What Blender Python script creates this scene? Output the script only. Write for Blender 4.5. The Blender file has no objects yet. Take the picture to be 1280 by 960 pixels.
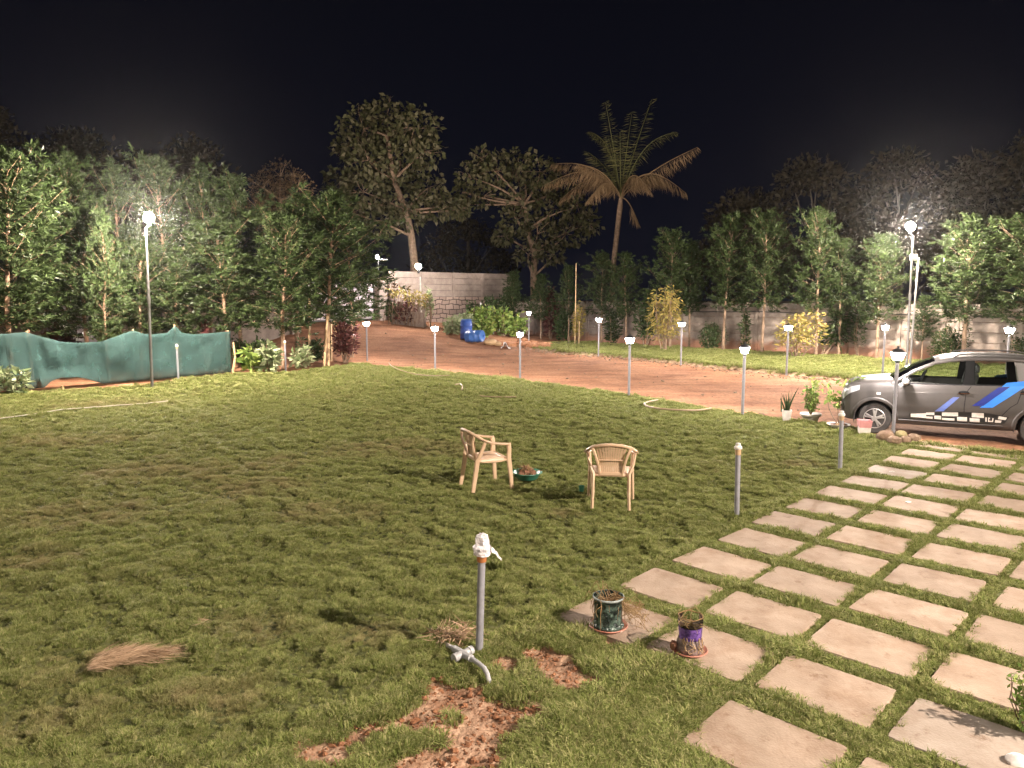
import bpy, math, random
import numpy as np
from mathutils import Vector, Matrix, Euler

# ------------------------------------------------------------------ camera, sky, exposure
sc = bpy.context.scene
COL = sc.collection
F = 930.0; CAMH = 2.55; PITCH = math.atan(110 / 930)
cam_d = bpy.data.cameras.new('camera'); cam = bpy.data.objects.new('camera', cam_d); COL.objects.link(cam)
cam_d.sensor_width = 36; cam_d.lens = 36 * F / 1280; cam_d.clip_start = .05; cam_d.clip_end = 900
cam.location = (0, 0, CAMH); cam.rotation_euler = (math.pi / 2 - PITCH, 0, 0)
sc.camera = cam

world = bpy.data.worlds.new('World'); sc.world = world; world.use_nodes = True
wn = world.node_tree; wn.nodes.clear()
wo = wn.nodes.new('ShaderNodeOutputWorld'); wb = wn.nodes.new('ShaderNodeBackground')
wt = wn.nodes.new('ShaderNodeTexCoord'); ws = wn.nodes.new('ShaderNodeSeparateXYZ'); wr = wn.nodes.new('ShaderNodeValToRGB')
wn.links.new(wt.outputs['Generated'], ws.inputs[0]); wn.links.new(ws.outputs['Z'], wr.inputs[0])
wn.links.new(wr.outputs[0], wb.inputs[0]); wn.links.new(wb.outputs[0], wo.inputs[0])
wr.color_ramp.elements[0].position = 0.0; wr.color_ramp.elements[0].color = (.0042, .0047, .0098, 1)
wr.color_ramp.elements[1].position = .45; wr.color_ramp.elements[1].color = (.0025, .0026, .0048, 1)
wb.inputs[1].default_value = 1.0

sc.view_settings.view_transform = 'Standard'; sc.view_settings.look = 'None'
sc.view_settings.exposure = 0.0; sc.view_settings.gamma = 1.0
sc.render.engine = 'CYCLES'
sc.cycles.max_bounces = 5; sc.cycles.diffuse_bounces = 3; sc.cycles.glossy_bounces = 3
sc.cycles.transmission_bounces = 4; sc.cycles.transparent_max_bounces = 10
sc.cycles.use_denoising = True; sc.cycles.sample_clamp_indirect = 4.0
sc.cycles.caustics_reflective = False; sc.cycles.caustics_refractive = False

# lamp strengths
FLOOD = 19500.0        # emitters of the tall yard lamps
PORCH = 49000.0        # emitter of the yard lamp by the house
LANTERN = 1250.0
WARM = (1.0, .86, .73); WHITE = (1.0, .90, .85)

# ------------------------------------------------------------------ geometry of the place
def ray(x, y):
    u = (x - 640) / F; v = -(y - 480) / F
    return np.array([u, math.cos(PITCH) + v * math.sin(PITCH), -math.sin(PITCH) + v * math.cos(PITCH)])
def G(x, y, z=0.0):
    r = ray(x, y); t = (z - CAMH) / r[2]
    return np.array([0, 0, CAMH]) + t * r
def at(x, y, Y):
    r = ray(x, y)
    return np.array([0, 0, CAMH]) + r * (Y / r[1])

def _hash(ix, iy, seed):
    h = (ix.astype(np.int64) * 374761393 + iy.astype(np.int64) * 668265263 + seed * 1442695041) & 0xffffffff
    h = ((h ^ (h >> 13)) * 1274126177) & 0xffffffff
    h = h ^ (h >> 16)
    return (h & 0xffff) / 65535.0
def noise(x, y, wl, seed=0):
    x = np.asarray(x, float) / wl; y = np.asarray(y, float) / wl
    ix = np.floor(x); iy = np.floor(y); fx = x - ix; fy = y - iy
    fx = fx * fx * (3 - 2 * fx); fy = fy * fy * (3 - 2 * fy)
    a = _hash(ix, iy, seed); b = _hash(ix + 1, iy, seed); c = _hash(ix, iy + 1, seed); d = _hash(ix + 1, iy + 1, seed)
    return (a * (1 - fx) + b * fx) * (1 - fy) + (c * (1 - fx) + d * fx) * fy
def sstep(a, b, x):
    t = np.clip((x - a) / (b - a), 0, 1); return t * t * (3 - 2 * t)

def gz(x, y):                                   # the drive climbs to the gate in the far left corner
    d = np.hypot(np.asarray(x, float) + 8.4, np.asarray(y, float) - 43)
    return 1.25 * sstep(13.5, 1.5, d)
def in_poly(px, py, poly):
    inside = np.zeros(np.shape(px), bool); n = len(poly)
    for i in range(n):
        x0, y0 = poly[i]; x1, y1 = poly[(i + 1) % n]
        if y0 == y1: continue
        c = ((y0 > py) != (y1 > py)) & (px < (x1 - x0) * (py - y0) / (y1 - y0) + x0)
        inside ^= c
    return inside
def seg_dist(px, py, pts, closed=False):
    best = np.full(np.shape(px), 1e9)
    m = len(pts)
    for i in range(m if closed else m - 1):
        ax, ay = pts[i]; bx, by = pts[(i + 1) % m]
        dx, dy = bx - ax, by - ay; L = dx * dx + dy * dy + 1e-9
        t = np.clip(((px - ax) * dx + (py - ay) * dy) / L, 0, 1)
        best = np.minimum(best, np.hypot(px - ax - t * dx, py - ay - t * dy))
    return best

# ------------------------------------------------------------------ materials
def nodes(m):
    m.use_nodes = True; t = m.node_tree; t.nodes.clear()
    o = t.nodes.new('ShaderNodeOutputMaterial'); return t, o
def mat(name, c1, c2=None, rough=.6, metal=0.0, scale=8.0, bump=0.0, bscale=40.0, detail=5.0, coat=0.0, spec=.5, lo=.35, hi=.65):
    m = bpy.data.materials.new(name); t, o = nodes(m)
    p = t.nodes.new('ShaderNodeBsdfPrincipled'); t.links.new(p.outputs[0], o.inputs[0])
    p.inputs['Roughness'].default_value = rough; p.inputs['Metallic'].default_value = metal
    p.inputs['Coat Weight'].default_value = coat; p.inputs['Coat Roughness'].default_value = .08
    p.inputs['Specular IOR Level'].default_value = spec
    tc = t.nodes.new('ShaderNodeTexCoord')
    if c2 is None: c2 = tuple(v * .82 for v in c1)
    n = t.nodes.new('ShaderNodeTexNoise'); n.inputs['Scale'].default_value = scale; n.inputs['Detail'].default_value = detail
    n.inputs['Roughness'].default_value = .65
    r = t.nodes.new('ShaderNodeValToRGB'); r.color_ramp.elements[0].color = (*c2, 1); r.color_ramp.elements[1].color = (*c1, 1)
    r.color_ramp.elements[0].position = lo; r.color_ramp.elements[1].position = hi
    t.links.new(tc.outputs['Object'], n.inputs['Vector']); t.links.new(n.outputs['Fac'], r.inputs[0])
    t.links.new(r.outputs[0], p.inputs['Base Color'])
    if bump:
        n2 = t.nodes.new('ShaderNodeTexNoise'); n2.inputs['Scale'].default_value = bscale; n2.inputs['Detail'].default_value = 6
        b = t.nodes.new('ShaderNodeBump'); b.inputs['Strength'].default_value = bump; b.inputs['Distance'].default_value = .02
        t.links.new(tc.outputs['Object'], n2.inputs['Vector']); t.links.new(n2.outputs['Fac'], b.inputs['Height'])
        t.links.new(b.outputs[0], p.inputs['Normal'])
    return m
def emit(name, col, s):
    m = bpy.data.materials.new(name); t, o = nodes(m)
    e = t.nodes.new('ShaderNodeEmission'); e.inputs[0].default_value = (*col, 1); e.inputs[1].default_value = s
    t.links.new(e.outputs[0], o.inputs[0]); return m
def leaf_mat(name, cols, trans=.3, rough=.45, inst=False):
    """cols: dark .. light leaf colours, chosen at random per leaf; trans: light passing through the leaf"""
    m = bpy.data.materials.new(name); t, o = nodes(m)
    g = t.nodes.new('ShaderNodeNewGeometry'); r = t.nodes.new('ShaderNodeValToRGB')
    el = r.color_ramp.elements
    while len(el) < len(cols): el.new(.5)
    for i, c in enumerate(cols):
        el[i].position = i / (len(cols) - 1); el[i].color = (*c, 1)
    t.links.new(g.outputs['Random Per Island'], r.inputs[0]); col = r.outputs[0]
    if inst:
        a = t.nodes.new('ShaderNodeAttribute'); a.attribute_type = 'INSTANCER'; a.attribute_name = 'dry'
        mx = t.nodes.new('ShaderNodeMix'); mx.data_type = 'RGBA'; mx.inputs['B'].default_value = (.34, .255, .145, 1)
        t.links.new(a.outputs['Fac'], mx.inputs['Factor']); t.links.new(col, mx.inputs['A']); col = mx.outputs['Result']
    p = t.nodes.new('ShaderNodeBsdfPrincipled'); p.inputs['Roughness'].default_value = rough
    p.inputs['Specular IOR Level'].default_value = .12 if inst else .14
    tr = t.nodes.new('ShaderNodeBsdfTranslucent'); mix = t.nodes.new('ShaderNodeMixShader'); mix.inputs[0].default_value = trans
    t.links.new(col, p.inputs['Base Color']); t.links.new(col, tr.inputs[0])
    t.links.new(p.outputs[0], mix.inputs[1]); t.links.new(tr.outputs[0], mix.inputs[2]); t.links.new(mix.outputs[0], o.inputs[0])
    return m

M = {}
M['grass'] = leaf_mat('grass_blades', [(.13, .162, .042), (.205, .248, .068), (.29, .312, .105), (.42, .38, .19)], .3, .7, True)
M['leaf'] = leaf_mat('slender_leaf', [(.018, .031, .010), (.033, .051, .017), (.057, .078, .029)], .22, .4)
M['leaf_far'] = leaf_mat('far_leaf', [(.020, .017, .010), (.028, .023, .013), (.036, .029, .017)], .2, .6)
M['leaf_teak'] = leaf_mat('broad_leaf', [(.040, .044, .018), (.070, .072, .032), (.105, .098, .052), (.13, .115, .072)], .2, .6)
M['leaf_brown'] = leaf_mat('rusty_leaf', [(.06, .045, .025), (.10, .065, .035), (.13, .085, .05)], .2, .6)
M['leaf_yellow'] = leaf_mat('yellow_leaf', [(.16, .16, .05), (.30, .24, .07), (.38, .28, .09)], .3, .5)
M['leaf_bright'] = leaf_mat('bright_leaf', [(.10, .17, .04), (.17, .25, .06), (.28, .32, .09)], .3, .5)
M['leaf_pale'] = leaf_mat('pale_leaf', [(.12, .17, .07), (.25, .29, .15), (.38, .40, .25)], .3, .5)
M['leaf_dark'] = leaf_mat('dark_leaf', [(.03, .05, .02), (.045, .07, .025), (.06, .09, .035)], .2, .45)
M['leaf_red'] = leaf_mat('maroon_leaf', [(.05, .018, .016), (.09, .03, .028), (.13, .06, .05)], .2, .5)
M['frond'] = leaf_mat('palm_frond', [(.06, .066, .022), (.10, .10, .036), (.15, .13, .058)], .2, .5)
M['frond_dry'] = leaf_mat('palm_frond_dry', [(.17, .115, .06), (.25, .17, .095), (.32, .22, .13)], .2, .6)
M['straw'] = leaf_mat('straw', [(.30, .20, .12), (.44, .30, .19), (.58, .42, .28)], .15, .7)
M['twig'] = leaf_mat('dry_twig', [(.16, .09, .045), (.30, .19, .09), (.42, .30, .16)], .15, .7)
M['bark'] = mat('bark', (.26, .18, .12), (.13, .085, .055), .9, scale=6, bump=.6, bscale=25)
M['bark_unlit'] = mat('unlit_bark', (.045, .036, .028), (.025, .02, .016), .9, scale=6)  # darker copy of the bark: night shade of the far trees put into colour
M['bark_orange'] = mat('bark_orange', (.27, .165, .10), (.15, .095, .06), .9, scale=6, bump=.6, bscale=25)
M['bamboo'] = mat('bamboo', (.48, .33, .18), (.32, .21, .11), .6, scale=5)
M['pipe'] = mat('grey_pipe', (.27, .27, .30), (.20, .195, .21), .45, scale=7, bump=.1)
M['pvc'] = mat('pale_pipe', (.44, .44, .45), (.34, .33, .33), .4, scale=12)
M['steel'] = mat('galvanised_steel', (.17, .165, .16), (.12, .11, .10), .5, metal=.2, scale=6)
M['orange_pvc'] = mat('orange_socket', (.50, .20, .07), (.38, .14, .05), .5)
M['white_plastic'] = mat('white_plastic', (.72, .68, .64), (.55, .50, .46), .45, scale=10)
M['poly'] = mat('polythene', (.75, .72, .74), (.60, .57, .58), .25, scale=30, bump=.9, bscale=60)
M['pillar_black'] = mat('matt_black', (.012, .012, .012), (.01, .01, .01), 1.0, spec=0.0)
M['black_metal'] = mat('black_metal', (.03, .03, .032), (.02, .02, .02), .45)
M['black'] = mat('black_plastic', (.022, .022, .024), (.016, .016, .017), .8, spec=.12)
M['lantern'] = emit('lantern_glass', WHITE, LANTERN)
M['flood'] = emit('flood_glass', WARM, FLOOD)
M['floodsmall'] = emit('small_lamp_glass', WHITE, 800.0)
M['floodmid'] = emit('gate_lamp_glass', WHITE, 2000.0)
M['porch'] = emit('yard_lamp_glass', WARM, PORCH)
M['slab'] = mat('sandstone_slab', (.40, .30, .225), (.30, .22, .16), .85, scale=3.5, bump=.25, bscale=60, detail=8)
M['slab_pale'] = mat('pale_slab', (.40, .33, .27), (.32, .25, .195), .85, scale=3, bump=.25, bscale=60, detail=8)
M['chair'] = mat('tan_plastic', (.60, .42, .28), (.54, .37, .24), .42, scale=6)
M['terracotta'] = mat('terracotta', (.42, .17, .11), (.33, .12, .08), .6, scale=12)
M['green_plastic'] = mat('green_plastic', (.06, .25, .17), (.05, .2, .13), .4)
M['husk'] = mat('husk', (.25, .12, .07), (.15, .07, .04), .9, scale=20, bump=.6)
M['blue_drum'] = mat('blue_drum', (.03, .085, .33), (.025, .06, .24), .35, scale=8)
M['blue_pale'] = mat('pale_blue_drum', (.045, .14, .42), (.04, .11, .33), .35, scale=8)
M['rock'] = mat('brown_rock', (.27, .185, .12), (.16, .10, .065), .9, scale=9, bump=.7, bscale=25)
M['rock_green'] = mat('mossy_rock', (.29, .25, .11), (.20, .15, .07), .9, scale=9, bump=.6)
M['hose'] = mat('tan_hose', (.33, .24, .15), (.28, .20, .12), .5)
M['rope'] = mat('white_rope', (.66, .60, .52), (.5, .44, .36), .8, scale=30)
M['cable'] = mat('black_cable', (.03, .026, .024), (.02, .02, .02), .6)
M['render_wall'] = mat('rendered_wall', (.33, .27, .23), (.22, .175, .145), .9, scale=2.2, bump=.35, bscale=14, detail=9)
M['white_wall'] = mat('whitewashed_wall', (.60, .56, .56), (.50, .45, .45), .85, scale=2.5, bump=.1)
M['gate'] = mat('gate_sheet', (.42, .37, .39), (.37, .32, .34), .5, scale=3)
M['pink'] = mat('pink_plastic', (.58, .27, .27), (.5, .22, .22), .5)

def weather_slab(m):
    t = m.node_tree; L = t.links; p = [n for n in t.nodes if n.type == 'BSDF_PRINCIPLED'][0]; src = p.inputs['Base Color'].links[0].from_socket
    oi = t.nodes.new('ShaderNodeObjectInfo'); tc = t.nodes.new('ShaderNodeTexCoord'); va = t.nodes.new('ShaderNodeVectorMath'); va.operation = 'ADD'
    sc_ = t.nodes.new('ShaderNodeVectorMath'); sc_.operation = 'SCALE'; sc_.inputs['Scale'].default_value = 3.0
    L.new(oi.outputs['Location'], sc_.inputs[0]); L.new(tc.outputs['Object'], va.inputs[0]); L.new(sc_.outputs[0], va.inputs[1])
    for scl, c, lo, hi, f in ((2.2, (.66, .55, .46, 1), .47, .70, .85), (7.0, (.55, .42, .32, 1), .58, .70, .75), (55.0, (.70, .66, .62, 1), .58, .70, .55)):
        n = t.nodes.new('ShaderNodeTexNoise'); n.inputs['Scale'].default_value = scl; n.inputs['Detail'].default_value = 8; n.inputs['Roughness'].default_value = .7; L.new(va.outputs[0], n.inputs[0])
        r = t.nodes.new('ShaderNodeValToRGB'); r.color_ramp.elements[0].position = lo; r.color_ramp.elements[0].color = (1, 1, 1, 1); r.color_ramp.elements[1].position = hi; r.color_ramp.elements[1].color = c
        L.new(n.outputs['Fac'], r.inputs[0]); mx = t.nodes.new('ShaderNodeMix'); mx.data_type = 'RGBA'; mx.blend_type = 'MULTIPLY'; mx.inputs['Factor'].default_value = f
        L.new(src, mx.inputs['A']); L.new(r.outputs[0], mx.inputs['B']); src = mx.outputs['Result']
    h = t.nodes.new('ShaderNodeHueSaturation'); ma = t.nodes.new('ShaderNodeMapRange'); ma.inputs['To Min'].default_value = .86; ma.inputs['To Max'].default_value = 1.12
    L.new(oi.outputs['Random'], ma.inputs['Value']); L.new(ma.outputs[0], h.inputs['Value']); L.new(src, h.inputs['Color']); L.new(h.outputs[0], p.inputs['Base Color'])
weather_slab(M['slab']); weather_slab(M['slab_pale'])
def soil_mat():
    m = bpy.data.materials.new('red_soil'); t, o = nodes(m)
    p = t.nodes.new('ShaderNodeBsdfPrincipled'); p.inputs['Roughness'].default_value = .95; p.inputs['Specular IOR Level'].default_value = .2
    tc = t.nodes.new('ShaderNodeTexCoord')
    n1 = t.nodes.new('ShaderNodeTexNoise'); n1.inputs['Scale'].default_value = .55; n1.inputs['Detail'].default_value = 9; n1.inputs['Roughness'].default_value = .7
    r1 = t.nodes.new('ShaderNodeValToRGB'); e = r1.color_ramp.elements
    e[0].position = .32; e[0].color = (.22, .098, .05, 1); e[1].position = .70; e[1].color = (.43, .24, .142, 1)
    k = e.new(.5); k.color = (.34, .173, .097, 1)
    n2 = t.nodes.new('ShaderNodeTexNoise'); n2.inputs['Scale'].default_value = 14; n2.inputs['Detail'].default_value = 6
    mx = t.nodes.new('ShaderNodeMix'); mx.data_type = 'RGBA'; mx.blend_type = 'MULTIPLY'; mx.inputs['Factor'].default_value = .8
    r2 = t.nodes.new('ShaderNodeValToRGB'); r2.color_ramp.elements[0].position = .3; r2.color_ramp.elements[0].color = (.55, .5, .48, 1)
    r2.color_ramp.elements[1].position = .62; r2.color_ramp.elements[1].color = (1.08, 1.06, 1.04, 1)
    L = t.links
    L.new(tc.outputs['Object'], n1.inputs[0]); L.new(n1.outputs['Fac'], r1.inputs[0]); L.new(tc.outputs['Object'], n2.inputs[0])
    L.new(n2.outputs['Fac'], r2.inputs[0]); L.new(r1.outputs[0], mx.inputs['A']); L.new(r2.outputs[0], mx.inputs['B'])
    L.new(mx.outputs['Result'], p.inputs['Base Color'])
    mp = t.nodes.new('ShaderNodeMapping'); mp.inputs['Rotation'].default_value = (0, 0, .87); mp.inputs['Scale'].default_value = (.22, 1.6, 1)
    n5 = t.nodes.new('ShaderNodeTexNoise'); n5.inputs['Scale'].default_value = 1.3; n5.inputs['Detail'].default_value = 8; n5.inputs['Roughness'].default_value = .7
    r5 = t.nodes.new('ShaderNodeValToRGB'); r5.color_ramp.elements[0].position = .36; r5.color_ramp.elements[0].color = (.62, .55, .5, 1); r5.color_ramp.elements[1].position = .6; r5.color_ramp.elements[1].color = (1.1, 1.08, 1.06, 1)
    m5 = t.nodes.new('ShaderNodeMix'); m5.data_type = 'RGBA'; m5.blend_type = 'MULTIPLY'; m5.inputs['Factor'].default_value = .8
    L.new(tc.outputs['Object'], mp.inputs[0]); L.new(mp.outputs[0], n5.inputs[0]); L.new(n5.outputs['Fac'], r5.inputs[0]); L.new(mx.outputs['Result'], m5.inputs['A']); L.new(r5.outputs[0], m5.inputs['B']); L.new(m5.outputs['Result'], p.inputs['Base Color'])
    n3 = t.nodes.new('ShaderNodeTexNoise'); n3.inputs['Scale'].default_value = 22; n3.inputs['Detail'].default_value = 7
    b = t.nodes.new('ShaderNodeBump'); b.inputs['Strength'].default_value = .9; b.inputs['Distance'].default_value = .03
    L.new(tc.outputs['Object'], n3.inputs[0]); L.new(n3.outputs['Fac'], b.inputs['Height']); L.new(b.outputs[0], p.inputs['Normal'])
    L.new(p.outputs[0], o.inputs[0]); return m
M['soil'] = soil_mat()
def lawn_mat():
    m = bpy.data.materials.new('lawn_soil'); t, o = nodes(m); L = t.links
    p = t.nodes.new('ShaderNodeBsdfPrincipled'); p.inputs['Roughness'].default_value = .95; p.inputs['Specular IOR Level'].default_value = .1
    tc = t.nodes.new('ShaderNodeTexCoord'); a = t.nodes.new('ShaderNodeAttribute'); a.attribute_name = 'dirt'
    n1 = t.nodes.new('ShaderNodeTexNoise'); n1.inputs['Scale'].default_value = 9; n1.inputs['Detail'].default_value = 7
    r1 = t.nodes.new('ShaderNodeValToRGB'); r1.color_ramp.elements[0].position = .35; r1.color_ramp.elements[0].color = (.075, .085, .032, 1)
    r1.color_ramp.elements[1].position = .65; r1.color_ramp.elements[1].color = (.14, .14, .06, 1)
    r2 = t.nodes.new('ShaderNodeValToRGB'); r2.color_ramp.elements[0].position = .35; r2.color_ramp.elements[0].color = (.26, .145, .09, 1)
    r2.color_ramp.elements[1].position = .65; r2.color_ramp.elements[1].color = (.50, .33, .225, 1)
    mx = t.nodes.new('ShaderNodeMix'); mx.data_type = 'RGBA'
    L.new(tc.outputs['Object'], n1.inputs[0]); L.new(n1.outputs['Fac'], r1.inputs[0]); L.new(n1.outputs['Fac'], r2.inputs[0])
    L.new(a.outputs['Fac'], mx.inputs['Factor']); L.new(r1.outputs[0], mx.inputs['A']); L.new(r2.outputs[0], mx.inputs['B'])
    L.new(mx.outputs['Result'], p.inputs['Base Color'])
    n3 = t.nodes.new('ShaderNodeTexNoise'); n3.inputs['Scale'].default_value = 30; n3.inputs['Detail'].default_value = 7
    b = t.nodes.new('ShaderNodeBump'); b.inputs['Strength'].default_value = 1; b.inputs['Distance'].default_value = .03
    L.new(tc.outputs['Object'], n3.inputs[0]); L.new(n3.outputs['Fac'], b.inputs['Height']); L.new(b.outputs[0], p.inputs['Normal'])
    L.new(p.outputs[0], o.inputs[0]); return m
M['lawn'] = lawn_mat()
def concrete_mat():
    """precast concrete, soil splashed up its foot, streaks down its face"""
    m = bpy.data.materials.new('precast_concrete'); t, o = nodes(m); L = t.links
    p = t.nodes.new('ShaderNodeBsdfPrincipled'); p.inputs['Roughness'].default_value = .9
    tc = t.nodes.new('ShaderNodeTexCoord'); sp = t.nodes.new('ShaderNodeSeparateXYZ'); L.new(tc.outputs['Object'], sp.inputs[0])
    n1 = t.nodes.new('ShaderNodeTexNoise'); n1.inputs['Scale'].default_value = 1.7; n1.inputs['Detail'].default_value = 9; n1.inputs['Roughness'].default_value = .7
    r1 = t.nodes.new('ShaderNodeValToRGB'); r1.color_ramp.elements[0].position = .33; r1.color_ramp.elements[0].color = (.16, .13, .106, 1)
    r1.color_ramp.elements[1].position = .68; r1.color_ramp.elements[1].color = (.33, .275, .235, 1)
    L.new(tc.outputs['Object'], n1.inputs[0]); L.new(n1.outputs['Fac'], r1.inputs[0])
    n2 = t.nodes.new('ShaderNodeTexNoise'); n2.inputs['Scale'].default_value = 3.0; n2.inputs['Detail'].default_value = 6
    L.new(tc.outputs['Object'], n2.inputs[0])
    ma = t.nodes.new('ShaderNodeMath'); ma.operation = 'MULTIPLY_ADD'; ma.inputs[1].default_value = .9; L.new(n2.outputs['Fac'], ma.inputs[0]); L.new(sp.outputs['Z'], ma.inputs[2])
    rr = t.nodes.new('ShaderNodeValToRGB'); rr.color_ramp.elements[0].position = .62; rr.color_ramp.elements[0].color = (.85, .85, .85, 1)
    rr.color_ramp.elements[1].position = 1.0; rr.color_ramp.elements[1].color = (0, 0, 0, 1)
    L.new(ma.outputs[0], rr.inputs[0])
    mx = t.nodes.new('ShaderNodeMix'); mx.data_type = 'RGBA'; mx.inputs['B'].default_value = (.30, .145, .085, 1)
    L.new(rr.outputs[0], mx.inputs['Factor']); L.new(r1.outputs[0], mx.inputs['A']); L.new(mx.outputs['Result'], p.inputs['Base Color'])
    b = t.nodes.new('ShaderNodeBump'); b.inputs['Strength'].default_value = .4; b.inputs['Distance'].default_value = .03
    L.new(n1.outputs['Fac'], b.inputs['Height']); L.new(b.outputs[0], p.inputs['Normal']); L.new(p.outputs[0], o.inputs[0]); return m
M['concrete'] = concrete_mat()
def masonry_mat():
    m = bpy.data.materials.new('stone_masonry'); t, o = nodes(m); L = t.links
    p = t.nodes.new('ShaderNodeBsdfPrincipled'); p.inputs['Roughness'].default_value = .9
    tc = t.nodes.new('ShaderNodeTexCoord'); mp = t.nodes.new('ShaderNodeMapping'); mp.inputs['Rotation'].default_value = (math.pi / 2, 0, 0)
    nn = t.nodes.new('ShaderNodeTexNoise'); nn.inputs['Scale'].default_value = 1.7
    ad = t.nodes.new('ShaderNodeMix'); ad.data_type = 'RGBA'; ad.blend_type = 'ADD'; ad.inputs['Factor'].default_value = .30
    br = t.nodes.new('ShaderNodeTexBrick'); br.inputs['Scale'].default_value = 1.0
    br.inputs['Brick Width'].default_value = .48; br.inputs['Row Height'].default_value = .27; br.inputs['Mortar Size'].default_value = .022
    br.inputs['Color1'].default_value = (.27, .20, .165, 1); br.inputs['Color2'].default_value = (.40, .30, .25, 1); br.inputs['Mortar'].default_value = (.045, .032, .025, 1)
    L.new(tc.outputs['Object'], mp.inputs[0]); L.new(tc.outputs['Object'], nn.inputs[0]); L.new(mp.outputs[0], ad.inputs['A']); L.new(nn.outputs['Color'], ad.inputs['B'])
    L.new(ad.outputs['Result'], br.inputs['Vector']); L.new(br.outputs['Color'], p.inputs['Base Color'])
    b = t.nodes.new('ShaderNodeBump'); b.inputs['Strength'].default_value = 1; b.inputs['Distance'].default_value = .05; b.invert = True
    L.new(br.outputs['Fac'], b.inputs['Height']); L.new(b.outputs[0], p.inputs['Normal']); L.new(p.outputs[0], o.inputs[0]); return m
M['masonry'] = masonry_mat()
def net_mat():
    m = bpy.data.materials.new('shade_net'); t, o = nodes(m); L = t.links
    p = t.nodes.new('ShaderNodeBsdfPrincipled'); p.inputs['Roughness'].default_value = .7
    tc = t.nodes.new('ShaderNodeTexCoord'); n = t.nodes.new('ShaderNodeTexNoise'); n.inputs['Scale'].default_value = 2.6; n.inputs['Detail'].default_value = 9; n.inputs['Roughness'].default_value = .75
    r = t.nodes.new('ShaderNodeValToRGB'); r.color_ramp.elements[0].position = .35; r.color_ramp.elements[0].color = (.022, .062, .057, 1)
    r.color_ramp.elements[1].position = .7; r.color_ramp.elements[1].color = (.044, .115, .104, 1)
    L.new(tc.outputs['Object'], n.inputs[0]); L.new(n.outputs['Fac'], r.inputs[0]); L.new(r.outputs[0], p.inputs['Base Color'])
    mp = t.nodes.new('ShaderNodeMapping'); mp.inputs['Scale'].default_value = (5, 5, 1.2); n2 = t.nodes.new('ShaderNodeTexNoise'); n2.inputs['Scale'].default_value = 1.5; n2.inputs['Detail'].default_value = 8; n2.inputs['Roughness'].default_value = .7
    L.new(tc.outputs['Object'], mp.inputs[0]); L.new(mp.outputs[0], n2.inputs[0]); b = t.nodes.new('ShaderNodeBump'); b.inputs['Strength'].default_value = .8; b.inputs['Distance'].default_value = .12
    L.new(n2.outputs['Fac'], b.inputs['Height']); L.new(b.outputs[0], p.inputs['Normal'])
    tl = t.nodes.new('ShaderNodeBsdfTranslucent'); L.new(r.outputs[0], tl.inputs[0])
    m1 = t.nodes.new('ShaderNodeMixShader'); m1.inputs[0].default_value = .25; L.new(p.outputs[0], m1.inputs[1]); L.new(tl.outputs[0], m1.inputs[2])
    tr = t.nodes.new('ShaderNodeBsdfTransparent'); m2 = t.nodes.new('ShaderNodeMixShader'); m2.inputs[0].default_value = .24
    L.new(m1.outputs[0], m2.inputs[1]); L.new(tr.outputs[0], m2.inputs[2]); L.new(m2.outputs[0], o.inputs[0]); return m
M['net'] = net_mat()
def glass_mat(name, tint, mixf):
    m = bpy.data.materials.new(name); t, o = nodes(m); L = t.links
    gl = t.nodes.new('ShaderNodeBsdfGlossy'); gl.inputs['Roughness'].default_value = .03; gl.inputs['Color'].default_value = (.9, .9, .9, 1)
    tr = t.nodes.new('ShaderNodeBsdfTransparent'); tr.inputs[0].default_value = (*tint, 1)
    fr = t.nodes.new('ShaderNodeFresnel'); fr.inputs[0].default_value = 1.45
    mx = t.nodes.new('ShaderNodeMixShader'); L.new(fr.outputs[0], mx.inputs[0]); L.new(tr.outputs[0], mx.inputs[1]); L.new(gl.outputs[0], mx.inputs[2])
    L.new(mx.outputs[0], o.inputs[0]); return m
M['car_glass'] = glass_mat('car_glass', (.62, .66, .63), .1)
M['clear_glass'] = glass_mat('clear_sheet', (.75, .80, .76), .1)
M['paint'] = mat('grey_car_paint', (.062, .055, .051), (.050, .045, .042), .52, metal=.15, scale=2, coat=.10)
M['cladding'] = mat('dark_cladding', (.05, .046, .044), (.04, .037, .035), .6, scale=4)
M['alloy'] = mat('alloy_wheel', (.45, .43, .41), (.36, .34, .32), .4, metal=.5)
M['tyre'] = mat('tyre_rubber', (.05, .045, .042), (.03, .028, .026), .85, scale=10, bump=.3)
M['chrome'] = mat('chrome', (.75, .74, .73), (.7, .69, .68), .12, metal=1)
M['headlight'] = mat('headlight', (.55, .56, .58), (.4, .4, .42), .08, metal=.3)
M['mirror_cap'] = mat('mirror_cap', (.50, .48, .46), (.42, .40, .39), .25, metal=.4)
M['seat_fabric'] = mat('seat_fabric', (.05, .048, .048), (.03, .03, .03), .9)
M['blue_decal'] = mat('blue_decal', (.03, .20, .72), (.03, .17, .62), .35, coat=.3)
M['navy_decal'] = mat('navy_decal', (.010, .025, .20), (.01, .02, .16), .35, coat=.3)
M['faded_decal'] = mat('faded_blue_decal', (.09, .15, .42), (.10, .12, .26), .4, scale=10)
M['white_decal'] = mat('white_decal', (.62, .58, .54), (.45, .40, .36), .45, scale=12)
M['black_decal'] = mat('black_decal', (.012, .012, .012), (.01, .01, .01), .4)

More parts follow.
